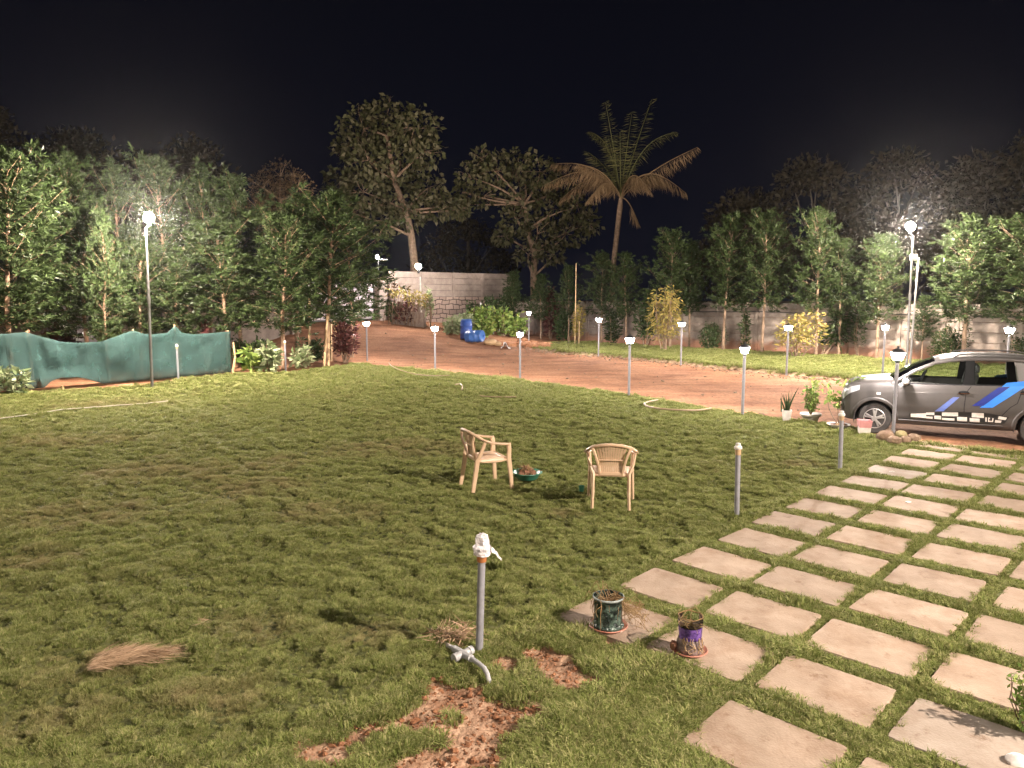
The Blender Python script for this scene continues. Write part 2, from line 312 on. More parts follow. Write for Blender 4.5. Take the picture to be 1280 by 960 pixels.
# ------------------------------------------------------------------ mesh building
class MB:
    def __init__(s): s.v = []; s.f = []; s.mi = []
    def add(s, vs, fs, mi=0):
        b = len(s.v); s.v.extend([tuple(map(float, v)) for v in vs]); s.f.extend([tuple(b + i for i in f) for f in fs]); s.mi.extend([mi] * len(fs)); return s
    def box(s, c, size, rz=0.0, rot=None, bev=0.0, mi=0):
        hx, hy, hz = [q / 2 for q in size]
        R = rot.to_matrix() if rot is not None else Matrix.Rotation(rz, 3, 'Z')
        if bev <= 0:
            P = [(x * hx, y * hy, z * hz) for z in (-1, 1) for y in (-1, 1) for x in (-1, 1)]
            Fs = [(0, 2, 3, 1), (4, 5, 7, 6), (0, 1, 5, 4), (2, 6, 7, 3), (0, 4, 6, 2), (1, 3, 7, 5)]
        else:
            b = min(bev, hx * .9, hy * .9, hz * .9); P = []
            for z in (-1, 1):
                for (dx, dy) in ((hx - b, hy), (hx, hy - b)):
                    pass
            oct_ = [(hx, hy - b), (hx - b, hy), (-hx + b, hy), (-hx, hy - b), (-hx, -hy + b), (-hx + b, -hy), (hx - b, -hy), (hx, -hy + b)]
            k = lambda q: (q[0] * (hx - b) / hx, q[1] * (hy - b) / hy)
            rings = [([k(q) for q in oct_], -hz), (oct_, -hz + b), (oct_, hz - b), ([k(q) for q in oct_], hz)]
            for r, z in rings: P += [(x, y, z) for x, y in r]
            Fs = [tuple(range(7, -1, -1)), tuple(range(24, 32))]
            for j in range(3):
                for i in range(8):
                    i2 = (i + 1) % 8; Fs.append((j * 8 + i, j * 8 + i2, j * 8 + 8 + i2, j * 8 + 8 + i))
        return s.add([R @ Vector(p) + Vector(c) for p in P], Fs, mi)
    def tube(s, path, rad, n=8, cap=True, flat=1.0, up=None, mi=0):
        P = [Vector(p) for p in path]; m = len(P)
        if not hasattr(rad, '__len__'): rad = [rad] * m
        vs = []; ref = None
        for i in range(m):
            d = (P[min(i + 1, m - 1)] - P[max(i - 1, 0)]); d = d.normalized() if d.length > 1e-9 else Vector((0, 0, 1))
            if ref is None:
                ref = Vector(up) if up is not None else (Vector((0, 0, 1)) if abs(d.z) < .9 else Vector((1, 0, 0)))
            a = ref - d * ref.dot(d)
            if a.length < 1e-6: a = d.orthogonal()
            a.normalize(); ref = a; b = d.cross(a)
            for k in range(n):
                t = 2 * math.pi * k / n
                vs.append(P[i] + (a * math.cos(t) * flat + b * math.sin(t)) * rad[i])
        fs = []
        for i in range(m - 1):
            for k in range(n):
                k2 = (k + 1) % n; fs.append((i * n + k, i * n + k2, i * n + n + k2, i * n + n + k))
        if cap: fs.append(tuple(range(n - 1, -1, -1))); fs.append(tuple((m - 1) * n + k for k in range(n)))
        return s.add(vs, fs, mi)
    def lathe(s, prof, c=(0, 0, 0), n=20, axis='Z', mi=0, cap=True):
        vs = []; m = len(prof)
        for r, z in prof:
            for k in range(n):
                t = 2 * math.pi * k / n; x, y = r * math.cos(t), r * math.sin(t)
                p = (x, y, z) if axis == 'Z' else ((x, z, y) if axis == 'Y' else (z, x, y))
                vs.append((p[0] + c[0], p[1] + c[1], p[2] + c[2]))
        fs = []
        for i in range(m - 1):
            for k in range(n):
                k2 = (k + 1) % n; fs.append((i * n + k, i * n + k2, i * n + n + k2, i * n + n + k))
        if cap and prof[0][0] > 1e-6: fs.append(tuple(range(n - 1, -1, -1)))
        if cap and prof[-1][0] > 1e-6: fs.append(tuple((m - 1) * n + k for k in range(n)))
        return s.add(vs, fs, mi)
    def grid(s, P, mi=0):
        m = len(P); n = len(P[0])
        return s.add([p for r in P for p in r], [(i * n + j, i * n + j + 1, i * n + n + j + 1, i * n + n + j) for i in range(m - 1) for j in range(n - 1)], mi)
    def blob(s, c, r, seed, n=8, m=6, rough=.18, squash=(1, 1, 1), mi=0):
        rg = random.Random(seed); vs = [(c[0], c[1], c[2] - r * squash[2])]; 
        for i in range(1, m):
            ph = math.pi * i / m
            for k in range(n):
                t = 2 * math.pi * k / n; q = r * (1 + rg.uniform(-rough, rough))
                vs.append((c[0] + q * math.sin(ph) * math.cos(t) * squash[0], c[1] + q * math.sin(ph) * math.sin(t) * squash[1], c[2] - q * math.cos(ph) * squash[2]))
        vs.append((c[0], c[1], c[2] + r * squash[2])); fs = []
        for k in range(n): fs.append((0, 1 + (k + 1) % n, 1 + k))
        for i in range(m - 2):
            for k in range(n):
                a = 1 + i * n + k; b = 1 + i * n + (k + 1) % n; fs.append((a, b, b + n, a + n))
        l = len(vs) - 1
        for k in range(n): fs.append((l, 1 + (m - 2) * n + k, 1 + (m - 2) * n + (k + 1) % n))
        return s.add(vs, fs, mi)
    def mesh(s, name, mats, smooth=True, angle=38):
        me = bpy.data.meshes.new(name); me.from_pydata(s.v, [], s.f)
        for m in (mats if isinstance(mats, (list, tuple)) else [mats]): me.materials.append(m)
        me.polygons.foreach_set('material_index', s.mi)
        if smooth: me.shade_smooth(); me.set_sharp_from_angle(angle=math.radians(angle))
        me.update(); return me
    def build(s, name, mats, parent=None, smooth=True, loc=(0, 0, 0), rz=0.0, angle=38):
        return link(name, s.mesh(name, mats, smooth, angle), parent, loc, rz)

def link(name, me, parent=None, loc=(0, 0, 0), rz=0.0):
    o = bpy.data.objects.new(name, me); COL.objects.link(o); o.location = loc; o.rotation_euler = (0, 0, rz)
    if parent is not None: o.parent = parent
    return o
def np_mesh(name, V, Q, mats, smooth=False):
    me = bpy.data.meshes.new(name); k = Q.shape[1]
    me.vertices.add(len(V)); me.vertices.foreach_set('co', np.asarray(V, np.float32).ravel())
    me.loops.add(Q.size); me.loops.foreach_set('vertex_index', Q.astype(np.int32).ravel())
    me.polygons.add(len(Q)); me.polygons.foreach_set('loop_start', np.arange(len(Q), dtype=np.int32) * k)
    for m in (mats if isinstance(mats, (list, tuple)) else [mats]): me.materials.append(m)
    me.update(calc_edges=True)
    if smooth: me.shade_smooth()
    return me
def tag(o, label=None, cat=None, group=None, kind=None):
    if label: o['label'] = label
    if cat: o['category'] = cat
    if group: o['group'] = group
    o['kind'] = kind or 'thing'
    return o
def thing(name, label, cat, loc=(0, 0, 0), rz=0.0, group=None):
    o = bpy.data.objects.new(name, None); COL.objects.link(o); o.empty_display_size = .2
    o.location = loc; o.rotation_euler = (0, 0, rz); return tag(o, label, cat, group)
def dup(root, loc, rz=0.0, label=None, scale=None):
    r = root.copy(); COL.objects.link(r); r.location = loc; r.rotation_euler = (0, 0, rz)
    if scale is not None: r.scale = scale
    if label: r['label'] = label
    for ch in list(root.children):
        c = ch.copy(); COL.objects.link(c); c.parent = r
        for g in list(ch.children):
            d = g.copy(); COL.objects.link(d); d.parent = c
    return r

# leaves: one folded quad each, as numpy arrays
def leaf_quads(base, d, side, L, W, curl=.15):
    """base (n,3), unit direction d, unit side vector, length L (n), width W (n)"""
    n = len(base); L = L[:, None]; W = W[:, None]; nrm = np.cross(d, side)
    mid = base + d * L * .45 + nrm * L * curl * .35
    tip = base + d * L - nrm * L * curl * .3
    V = np.stack([base, mid + side * W * .5, tip, mid - side * W * .5], 1).reshape(-1, 3)
    Q = np.arange(n * 4).reshape(n, 4); return V, Q
def unit(a): return a / (np.linalg.norm(a, axis=1, keepdims=True) + 1e-9)
def leaves_mesh(name, C, out, L, W, mat_, rng, spread=.8, droop=.15, lv=.3):
    """leaves starting at points C, pointing roughly along 'out'"""
    n = len(C); d = unit(out + rng.normal(0, spread, (n, 3)) + np.array([0, 0, -droop]))
    s = unit(np.cross(d, rng.normal(0, 1, (n, 3)))); 
    V, Q = leaf_quads(C, d, s, L * (1 + rng.uniform(-lv, lv, n)), W * (1 + rng.uniform(-lv, lv, n)))
    return np_mesh(name, V, Q, mat_)
def lobes_cloud(lobes, per, rng, shell=.55):
    """points in each lobe (centre, radius), denser towards its outside; returns points and outward directions"""
    C = []; O = []
    for c, r, k in lobes:
        n = int(per * k); u = unit(rng.normal(0, 1, (n, 3))); q = r * (shell + (1 - shell) * rng.random(n)) ** 1.0
        q *= 1 + .12 * np.sin(u[:, 0] * 7 + c[0] * 3) * np.cos(u[:, 2] * 6 + c[1] * 2)
        C.append(np.array(c) + u * q[:, None] * np.array([1, 1, .85])); O.append(u)
    return np.concatenate(C), np.concatenate(O)

# ------------------------------------------------------------------ ground
def axis(vals):
    out = []
    for a, b, st in vals: out.append(np.arange(a, b, st))
    return np.unique(np.round(np.concatenate(out + [np.array([vals[-1][1]])]), 4))
xs = axis([(-300, -60, 20), (-60, -24, 4), (-24, 26, .5), (26, 60, 4), (60, 300, 20)])
ys = axis([(-60, -8, 6), (-8, 56, .5), (56, 80, 3), (80, 400, 20)])
X, Y = np.meshgrid(xs, ys); Z = gz(X, Y) - .10 + .03 * noise(X, Y, 1.7, 3)
idx = np.arange(X.size).reshape(X.shape)
def quads(idx, keep=None):
    q = np.stack([idx[:-1, :-1], idx[:-1, 1:], idx[1:, 1:], idx[1:, :-1]], -1)
    return q.reshape(-1, 4) if keep is None else q[keep]

LAWN = [tuple(G(x, y)[:2]) for x, y in [(440, 455), (500, 461), (600, 471), (700, 483), (800, 498), (900, 514), (1000, 528), (1060, 536), (1100, 549), (1160, 556), (1280, 571)]]
LAWN_EDGE = list(LAWN)
LAWN += [(12.5, 7.5), (9.5, -3), (-22, -3), (-22, 10), tuple(G(-60, 497)[:2]), tuple(G(60, 489)[:2]), tuple(G(150, 483)[:2]), tuple(G(290, 467)[:2]), tuple(G(360, 466)[:2])]
DRIVE = LAWN_EDGE[::-1] + [(-7.3, 30.5), (-9.6, 34.0), (-12.5, 37.0), (-8.0, 43.0), (-5.6, 41.4), (-3.4, 39.4), (-.4, 37.0), (2.2, 33.6), (5.3, 30.4), (7.4, 26.7), (9.2, 24.0), (10.6, 22.6), (14, 19), (24, 8), (24, 0), (13, 6.5)]
STRIP = [(.9, 36.4), (2.3, 33.8), (5.4, 30.6), (7.5, 26.9), (9.4, 24.2), (10.8, 22.8), (14.2, 19.2), (26, 6), (31, 12), (17, 27.6), (12.6, 32.2), (6.4, 38.6), (3.4, 41.5), (2.2, 40.5)]

_X, _Y, _Z = X, Y, np.where(in_poly(X, Y, LAWN), -.32, 0) + Z
tag(link('ground', np_mesh('ground', np.stack([_X, _Y, _Z], -1).reshape(-1, 3), quads(idx), M['soil'], True)), kind='structure')

# driveway: a finer sheet, wheel-worn
gx = np.arange(-14, 24, .14); gy = np.arange(5, 44, .14); X, Y = np.meshgrid(gx, gy)
jx = (noise(X, Y, .6, 5) - .5) * .35; inD = in_poly(X + jx, Y + jx, DRIVE)
Z = gz(X, Y) - .045 + .03 * (noise(X, Y, 1.3, 7) - .5) + .022 * (noise(X, Y, .35, 8) - .5)
idx = np.arange(X.size).reshape(X.shape); keep = inD[:-1, :-1] & inD[1:, 1:] & inD[1:, :-1] & inD[:-1, 1:]
tag(link('driveway', np_mesh('driveway', np.stack([X, Y, Z], -1).reshape(-1, 3), quads(idx, keep), M['soil'], True)), kind='structure')

# slabs of the stepping path
A_ = np.array([.588, .612]); B_ = np.array([.60, -.548])
ang = math.atan2(A_[1], A_[0])
SLABS = []
P0 = np.array([1.41, 6.27])
rows = {0: range(-1, 11), 1: range(-1, 11), 2: range(-2, 10), 3: range(-2, 9), 4: range(-1, 8), 5: range(0, 6)}
extra = {3: .05, 4: .1, 5: .12}
for j, rg_ in rows.items():
    for i in rg_:
        p = P0 + i * A_ + j * B_ * (1.0 if j < 2 else 1.0)
        SLABS.append((j, i, p))
def lawn_h(x, y):
    """mounds of the lawn: 0..1"""
    w = (noise(x, y, 1.3, 20) - .5) * .22
    m = .56 * noise(x + w, y - w * .6, .115, 21) + .22 * noise(x + w, y, .22, 22) + .10 * noise(x, y, .07, 25) + .12 * noise(x, y, .8, 23)
    return sstep(.25, .78, m)
DIRT = [(G(565, 868), .30), (G(610, 892), .30), (G(545, 858), .16), (G(520, 905), .16), (G(450, 915), .17), (G(405, 940), .20), (G(700, 835), .24), (G(675, 815), .15), (G(735, 850), .14), (G(660, 885), .2),
        (G(600, 945), .22), (G(530, 955), .2), (G(630, 830), .14), (G(770, 803), .12), (G(480, 903), .12), (G(640, 905), .12)]
DRY = [(G(200, 590), 1.4), (G(300, 610), .9), (G(120, 640), 1.2), (G(340, 580), .9), (G(90, 550), 1.3), (G(140, 505), 1.6), (G(40, 700), .6), (G(330, 780), .5), (G(250, 870), .45), (G(60, 900), .5),
       (G(450, 790), .4), (G(560, 560), 1.1), (G(480, 560), 1.2), (G(420, 640), .7), (G(700, 640), .35), (G(1000, 580), .4), (G(110, 830), .5)]
def dirt_mask(x, y):
    m = np.zeros(np.shape(x))
    for p, r in DIRT: m = np.maximum(m, 1 - np.hypot(x - p[0], y - p[1]) / (1.15 * r))
    n = noise(x, y, .16, 31) * .6 + noise(x, y, .07, 32) * .4
    return sstep(.0, .22, m + (n - .57) * 1.0) * (m > 0)
def dry_mask(x, y):
    m = np.zeros(np.shape(x))
    for p, r in DRY: m = np.maximum(m, np.clip(1 - np.hypot((x - p[0]) / 1.5, y - p[1]) / r, 0, 1))
    n = noise(x, y, .5, 41) * .55 + noise(x, y, .17, 42) * .45
    return np.clip(sstep(.35, .95, m * .8 + n * .55) * .50 + .22 * sstep(.55, .8, noise(x, y, 1.1, 43)) * n, 0, 1) * (.35 + .9 * noise(x, y, .11, 44))
def path_zone(x, y):
    u = (x - P0[0]) * (-B_[1]) + (y - P0[1]) * (B_[0]); v = (x - P0[0]) * B_[0] + (y - P0[1]) * B_[1]
    v = v / np.dot(B_, B_)
    return sstep(-.85, -.35, v)
# lawn soil
gx = np.arange(-15.5, 11.5, .05); gy = np.arange(1.2, 30.6, .05); X, Y = np.meshgrid(gx, gy)
jx = (noise(X, Y, .35, 9) - .5) * .3; inL = in_poly(X + jx, Y + jx, LAWN)
hm = lawn_h(X, Y); dm = dirt_mask(X, Y); pz = path_zone(X, Y)
Zl = gz(X, Y) + .050 * (hm - .5) * (1 - .8 * pz) * (1 - .6 * dm) - .05 * dm + .05 * dm * noise(X, Y, .11, 33) - .01 + .06 * (noise(X, Y, 2.6, 24) - .5) * (1 - pz)
idx = np.arange(X.size).reshape(X.shape); keep = inL[:-1, :-1] & inL[1:, 1:] & inL[1:, :-1] & inL[:-1, 1:]
me = np_mesh('lawn', np.stack([X, Y, Zl], -1).reshape(-1, 3), quads(idx, keep), M['lawn'], True)
at_ = me.attributes.new('dirt', 'FLOAT', 'POINT'); at_.data.foreach_set('value', dm.ravel().astype(np.float32))
tag(link('lawn', me), kind='structure')
def lawn_z(x, y):
    i = np.clip(((np.asarray(y) - gy[0]) / .05).round().astype(int), 0, len(gy) - 1); j = np.clip(((np.asarray(x) - gx[0]) / .05).round().astype(int), 0, len(gx) - 1)
    return Zl[i, j]
# raised grass strip along the boundary wall
sx = np.arange(-2, 32, .2); sy = np.arange(4, 44, .2); X, Y = np.meshgrid(sx, sy)
ds = seg_dist(X, Y, STRIP, True); inS = in_poly(X, Y, STRIP)
Zs = np.where(inS, .14 * sstep(0, .25, ds), 0) + .03 * noise(X, Y, .5, 51) - .09
inS2 = inS | (ds < .15); idx = np.arange(X.size).reshape(X.shape); keep = inS2[:-1, :-1] & inS2[1:, 1:] & inS2[1:, :-1] & inS2[:-1, 1:]
me = np_mesh('verge', np.stack([X, Y, Zs + gz(X, Y) * .3], -1).reshape(-1, 3), quads(idx, keep), M['lawn'], True)
at_ = me.attributes.new('dirt', 'FLOAT', 'POINT'); at_.data.foreach_set('value', (sstep(.35, .0, ds) * .8).ravel().astype(np.float32))
tag(link('verge', me), kind='structure')

# slabs
ordw = ['first', 'second', 'third', 'fourth', 'fifth', 'sixth', 'seventh', 'eighth', 'ninth', 'tenth', 'eleventh', 'twelfth']
roww = ['outermost row next to the lawn', 'second row from the lawn', 'third row from the lawn', 'fourth row from the lawn', 'fifth row from the lawn', 'sixth row from the lawn']
SLABPOLY = []
def proj(X_, Y_, Z_):
    Z_ = Z_ - CAMH; d = Y_ * math.cos(PITCH) - Z_ * math.sin(PITCH); up = Y_ * math.sin(PITCH) + Z_ * math.cos(PITCH)
    return 640 + F * X_ / d, 480 - F * up / d, d
for j in rows:
    seq = sorted([s for s in SLABS if s[0] == j], key=lambda s: -s[1])
    vis = [s for s in seq if proj(s[2][0], s[2][1], 0)[2] > 1 and proj(s[2][0] - .3, s[2][1], 0)[0] < 1290 and proj(s[2][0], s[2][1] + .3, 0)[1] < 975]
    for n_, (jj, i, p) in enumerate(vis):
        rg_ = random.Random(100 * j + i + 7); wa = .60 + rg_.uniform(-.02, .02); wb_ = .725 + rg_.uniform(-.025, .02)
        a2 = ang + rg_.uniform(-.03, .03); c = (p[0] + rg_.uniform(-.02, .02), p[1] + rg_.uniform(-.02, .02))
        k = MB(); m_ = 26; ring = []
        for q in range(m_ * 4):      # slightly uneven sawn outline
            s_ = q // m_; t_ = (q % m_) / m_ * 2 - 1
            e = [(1, t_), (-t_, 1), (-1, -t_), (t_, -1)][s_]
            rr = 1 - .022 * max(0, abs(t_) - .9) / .1 if abs(t_) > .9 else 1
            ring.append((e[0] * wa / 2 * rr + rg_.uniform(-.003, .003), e[1] * wb_ / 2 * rr + rg_.uniform(-.003, .003)))
        n4 = len(ring); vs = [(x, y, -.05) for x, y in ring] + [(x, y, .012) for x, y in ring] + [(x * .985, y * .985, .020) for x, y in ring]
        fs = [tuple(range(2 * n4, 3 * n4))]
        for r_ in range(2):
            for q in range(n4): q2 = (q + 1) % n4; fs.append((r_ * n4 + q, r_ * n4 + q2, r_ * n4 + n4 + q2, r_ * n4 + n4 + q))
        k.add(vs, fs)
        pale = (j == 3 and n_ == len(vis) - 2)
        o = k.build('stepping_stone', M['slab_pale'] if rg_.random() < .08 or pale else M['slab'], None, True, (c[0], c[1], .0), a2)
        o.rotation_euler = (rg_.uniform(-.012, .012), rg_.uniform(-.012, .012), a2)
        tag(o, f'square sandstone slab, {ordw[n_]} from the car in the {roww[j]}' + (', under green glass planter' if False else ''), 'stepping stone', 'stone slabs of the stepping path')
        SLABPOLY.append((c, a2, wa, wb_))

# ------------------------------------------------------------------ grass
def slab_dist(x, y):
    """< 0 inside a slab"""
    best = np.full(np.shape(x), 9.0)
    for c, a, wa, wb_ in SLABPOLY:
        dx = x - c[0]; dy = y - c[1]; u = dx * math.cos(a) + dy * math.sin(a); v = -dx * math.sin(a) + dy * math.cos(a)
        best = np.minimum(best, np.maximum(np.abs(u) - wa / 2, np.abs(v) - wb_ / 2))
    return best
def rock_d(x, y):
    c = G(1122, 552); return np.hypot((x - c[0]) / 1.6, y - c[1]) - .26
clump_col = bpy.data.collections.new('grass_clumps')
def clump(seed, nb, hgt, rad, flop):
    rng = np.random.default_rng(seed); V = []; Q = []
    for b in range(nb):
        a = rng.uniform(0, 2 * math.pi); r = rad * math.sqrt(rng.random()); x, y = r * math.cos(a), r * math.sin(a)
        a2 = a + rng.normal(0, .9); lean = flop * (.35 + .9 * r / rad) * rng.uniform(.5, 1.3); h = hgt * rng.uniform(.55, 1.1); w = .0019 * rng.uniform(.8, 1.5)
        dx, dy = math.cos(a2), math.sin(a2); px, py = -dy * w, dx * w
        p1 = (x + dx * lean * h * .35, y + dy * lean * h * .35, h * .6); p2 = (x + dx * lean * h, y + dy * lean * h, h * (1 - .35 * lean))
        n0 = len(V)
        V += [(x - px, y - py, -.012), (x + px, y + py, -.012), (p1[0] + px * .8, p1[1] + py * .8, p1[2]), (p1[0] - px * .8, p1[1] - py * .8, p1[2]), p2]
        Q += [(n0, n0 + 1, n0 + 2, n0 + 3), (n0 + 3, n0 + 2, n0 + 4)]
    me = bpy.data.meshes.new('grass_clump'); me.from_pydata(V, [], Q); me.materials.append(M['grass'])
    o = bpy.data.objects.new('grass_clump', me); clump_col.objects.link(o)
for s in range(6): clump(s, 115, .038, .046, .85)
def scatter(cell, xr, yr, seed):
    rng = np.random.default_rng(seed)
    a = np.arange(xr[0], xr[1], cell); b = np.arange(yr[0], yr[1], cell); x, y = np.meshgrid(a, b)
    return (x + rng.uniform(-.6, .6, x.shape) * cell).ravel(), (y + rng.uniform(-.6, .6, x.shape) * cell).ravel(), rng
PX = []; PY = []; PZ = []; SC = []; DR = []; TL = []
def add_pts(x, y, z, s, d):
    PX.append(x); PY.append(y); PZ.append(z); SC.append(s); DR.append(d)
for (y0, y1, cell, s0) in [(1.5, 7.5, .040, .80), (7.5, 12.5, .046, .88), (12.5, 19, .064, 1.15), (19, 31, .10, 1.6)]:
    x, y, rng = scatter(cell, (-15, 11.5), (y0, y1), int(y0 * 10))
    f = np.abs(x) < y * .80 + 1.2; x, y = x[f], y[f]
    f = in_poly(x, y, LAWN); x, y = x[f], y[f]
    sd = slab_dist(x, y); dm_ = dirt_mask(x, y); hm_ = lawn_h(x, y); pz_ = path_zone(x, y); dr = dry_mask(x, y) * (1 - .85 * pz_)
    f = (sd > -.022 + .05 * noise(x, y, .12, 61)) & ((sd > 0) | (rng.random(len(x)) < .6)) & (rock_d(x, y) > .0) & (rng.random(len(x)) > dm_ * 1.05) & (rng.random(len(x)) > .14 * (1 - hm_) * (1 - pz_) + .35 * np.clip(dr - .45, 0, 1))
    x, y, sd, hm_, pz_, dr, dm_ = [q[f] for q in (x, y, sd, hm_, pz_, dr, dm_)]
    s = s0 * (.50 + .58 * hm_) * (1 - .25 * dr) * rng.uniform(.8, 1.2, len(x)) * (1 - .35 * (dm_ > .2))
    s = np.where(pz_ > .5, s0 * (1.05 + .70 * noise(x, y, .3, 62)) * rng.uniform(.8, 1.15, len(x)) * np.where(sd < .04, .85, 1.0), s)
    lush = (x < 2.2) & (y < 5.6) & (x > .1)
    s = np.where(lush, s * 1.12, s)
    add_pts(x, y, lawn_z(x, y), s, np.clip(dr + rng.normal(0, .08, len(x)), 0, 1))
# ragged longer fringe where the lawn meets the drive
rng = np.random.default_rng(5)
for i in range(len(LAWN_EDGE) - 1):
    a = np.array(LAWN_EDGE[i]); b = np.array(LAWN_EDGE[i + 1]); n = int(np.linalg.norm(b - a) * 42)
    t = rng.random(n)[:, None]; p = a + (b - a) * t + rng.normal(0, .10, (n, 2))
    add_pts(p[:, 0], p[:, 1], np.full(n, -.02), 1.9 * (.6 + .9 * noise(p[:, 0], p[:, 1], .5, 64)), np.full(n, .02))
# the verge by the wall
x, y, rng = scatter(.15, (-1, 30), (5, 43), 77)
f = (np.abs(x) < y * .80 + 1.5) & in_poly(x, y, STRIP); x, y = x[f], y[f]
dd = seg_dist(x, y, STRIP, True); bare = noise(x, y, 1.5, 66)
f = (dd > .12) & (rng.random(len(x)) > .55 * sstep(30, 38, y)); x, y, dd = x[f], y[f], dd[f]
zi = Zs[np.clip(((y - sy[0]) / .2).round().astype(int), 0, len(sy) - 1), np.clip(((x - sx[0]) / .2).round().astype(int), 0, len(sx) - 1)]
add_pts(x, y, zi, 2.0 * (.6 + .5 * noise(x, y, .5, 67)) * np.where(dd < .4, 1.25, 1), .04 * noise(x, y, 1.2, 68))
PX, PY, PZ, SC, DR = [np.concatenate(q) for q in (PX, PY, PZ, SC, DR)]
rng = np.random.default_rng(9); N = len(PX)
gm = bpy.data.meshes.new('grass'); gm.vertices.add(N); gm.vertices.foreach_set('co', np.stack([PX, PY, PZ], -1).astype(np.float32).ravel())
def fattr(n, t, v):
    q = gm.attributes.new(n, t, 'POINT'); q.data.foreach_set('vector' if t == 'FLOAT_VECTOR' else 'value', v.ravel())
tilt = .85 * np.stack([noise(PX, PY, .16, 71) - .5, noise(PX, PY, .16, 72) - .5], -1) + rng.normal(0, .12, (N, 2))
fattr('rot', 'FLOAT_VECTOR', np.stack([tilt[:, 0], tilt[:, 1], rng.uniform(0, 6.283, N)], -1).astype(np.float32))
fattr('scl', 'FLOAT_VECTOR', np.stack([SC * 1.12, SC * 1.12, SC * rng.uniform(.85, 1.1, N)], -1).astype(np.float32))
fattr('idx', 'INT', rng.integers(0, 6, N).astype(np.int32)); fattr('dry', 'FLOAT', DR.astype(np.float32))
go = tag(link('grass', gm), 'short tufted green lawn grass growing round the slabs', 'grass', kind='stuff')
ng = bpy.data.node_groups.new('grass_scatter', 'GeometryNodeTree')
ng.interface.new_socket('Geometry', in_out='INPUT', socket_type='NodeSocketGeometry'); ng.interface.new_socket('Geometry', in_out='OUTPUT', socket_type='NodeSocketGeometry')
gi = ng.nodes.new('NodeGroupInput'); gout = ng.nodes.new('NodeGroupOutput'); ip = ng.nodes.new('GeometryNodeInstanceOnPoints'); ci = ng.nodes.new('GeometryNodeCollectionInfo')
ci.inputs['Collection'].default_value = clump_col; ci.inputs['Separate Children'].default_value = True; ci.inputs['Reset Children'].default_value = True
def na(n, t):
    q = ng.nodes.new('GeometryNodeInputNamedAttribute'); q.data_type = t; q.inputs['Name'].default_value = n; return q.outputs[0]
ng.links.new(gi.outputs[0], ip.inputs['Points']); ng.links.new(ci.outputs[0], ip.inputs['Instance']); ip.inputs['Pick Instance'].default_value = True
ng.links.new(na('idx', 'INT'), ip.inputs['Instance Index']); ng.links.new(na('rot', 'FLOAT_VECTOR'), ip.inputs['Rotation']); ng.links.new(na('scl', 'FLOAT_VECTOR'), ip.inputs['Scale'])
ng.links.new(ip.outputs[0], gout.inputs[0])
gmod = go.modifiers.new('scatter', 'NODES'); gmod.node_group = ng
print('grass clumps', N)
#@@PART2
# ------------------------------------------------------------------ boundary walls
WP = np.array([2.85, 44.2]); WD = np.array([17.22 - 2.85, 29.02 - 44.23]); WD = WD / np.linalg.norm(WD)
def wall_at(px, off=0.0):
    """point of the right boundary wall seen in column px; off: metres in front of the wall"""
    n = np.array([WD[1], -WD[0]]); n = n if n[1] < 0 else -n
    q = WP + n * off; r = ray(px, 400)[:2]
    t = (q[0] * WD[1] - q[1] * WD[0]) / (r[0] * WD[1] - r[1] * WD[0]); return r * t
def precast_wall(p0, d, nb, bay, h, label, wavy=True, base=0.0, mat_=None):
    w = thing('boundary_wall', label, 'wall', (p0[0], p0[1], base), math.atan2(d[1], d[0]))
    rg = random.Random(3)
    for b in range(nb + 1):
        MB().box((b * bay, 0, h / 2 - .2), (.16, .17, h + .36), bev=.012).build('post', mat_ or M['concrete'], w)
    nbd = 5
    for b in range(nb):
        k = MB(); hb = (h - (.30 if wavy else 0)) / nbd
        for r in range(nbd):
            k.box((b * bay + bay / 2, rg.uniform(-.006, .006), r * hb + hb / 2 - .02), (bay - .165, .06, hb - .012), bev=.008)
        k.box((b * bay + bay / 2, 0, -.2), (bay - .165, .05, .36))
        if wavy:             # scalloped coping board
            n = 24; top = []
            for i in range(n + 1):
                u = i / n; top.append((b * bay + .083 + u * (bay - .166), h - .30 + .15 + .13 * abs(math.sin(u * math.pi * 2)) ** .6 * (1 if True else 0)))
            vs = []; fs = []
            for i, (x, z) in enumerate(top): vs += [(x, -.03, h - .318), (x, -.03, z), (x, .03, z), (x, .03, h - .318)]
            for i in range(n):
                a = i * 4; c = a + 4; fs += [(a, c, c + 1, a + 1), (a + 1, c + 1, c + 2, a + 2), (a + 2, c + 2, c + 3, a + 3)]
            fs += [(0, 1, 2, 3), (n * 4 + 3, n * 4 + 2, n * 4 + 1, n * 4)]
            k.add(vs, fs)
        k.build('panel_bay', mat_ or M['concrete'], w, True)
    return w
w0 = WP - WD * 4.2
precast_wall(w0, WD, 22, 2.1, 2.27, 'weathered precast concrete wall with scalloped coping behind the row of trees')
# cable slung along the wall
n_ = np.array([WD[1], -WD[0]]); n_ = n_ if n_[1] < 0 else -n_
k = MB(); pts = []
for i in range(0, 90):
    p = w0 + WD * (4 + i * .31) + n_ * .13; pts.append((p[0], p[1], 1.83 - .05 * abs(math.sin(i * .148)) + .01 * math.sin(i * 1.7)))
tag(k.tube(pts, .022, 6).build('cable', M['cable']), 'black cable slung along the upper part of the concrete wall', 'cable')

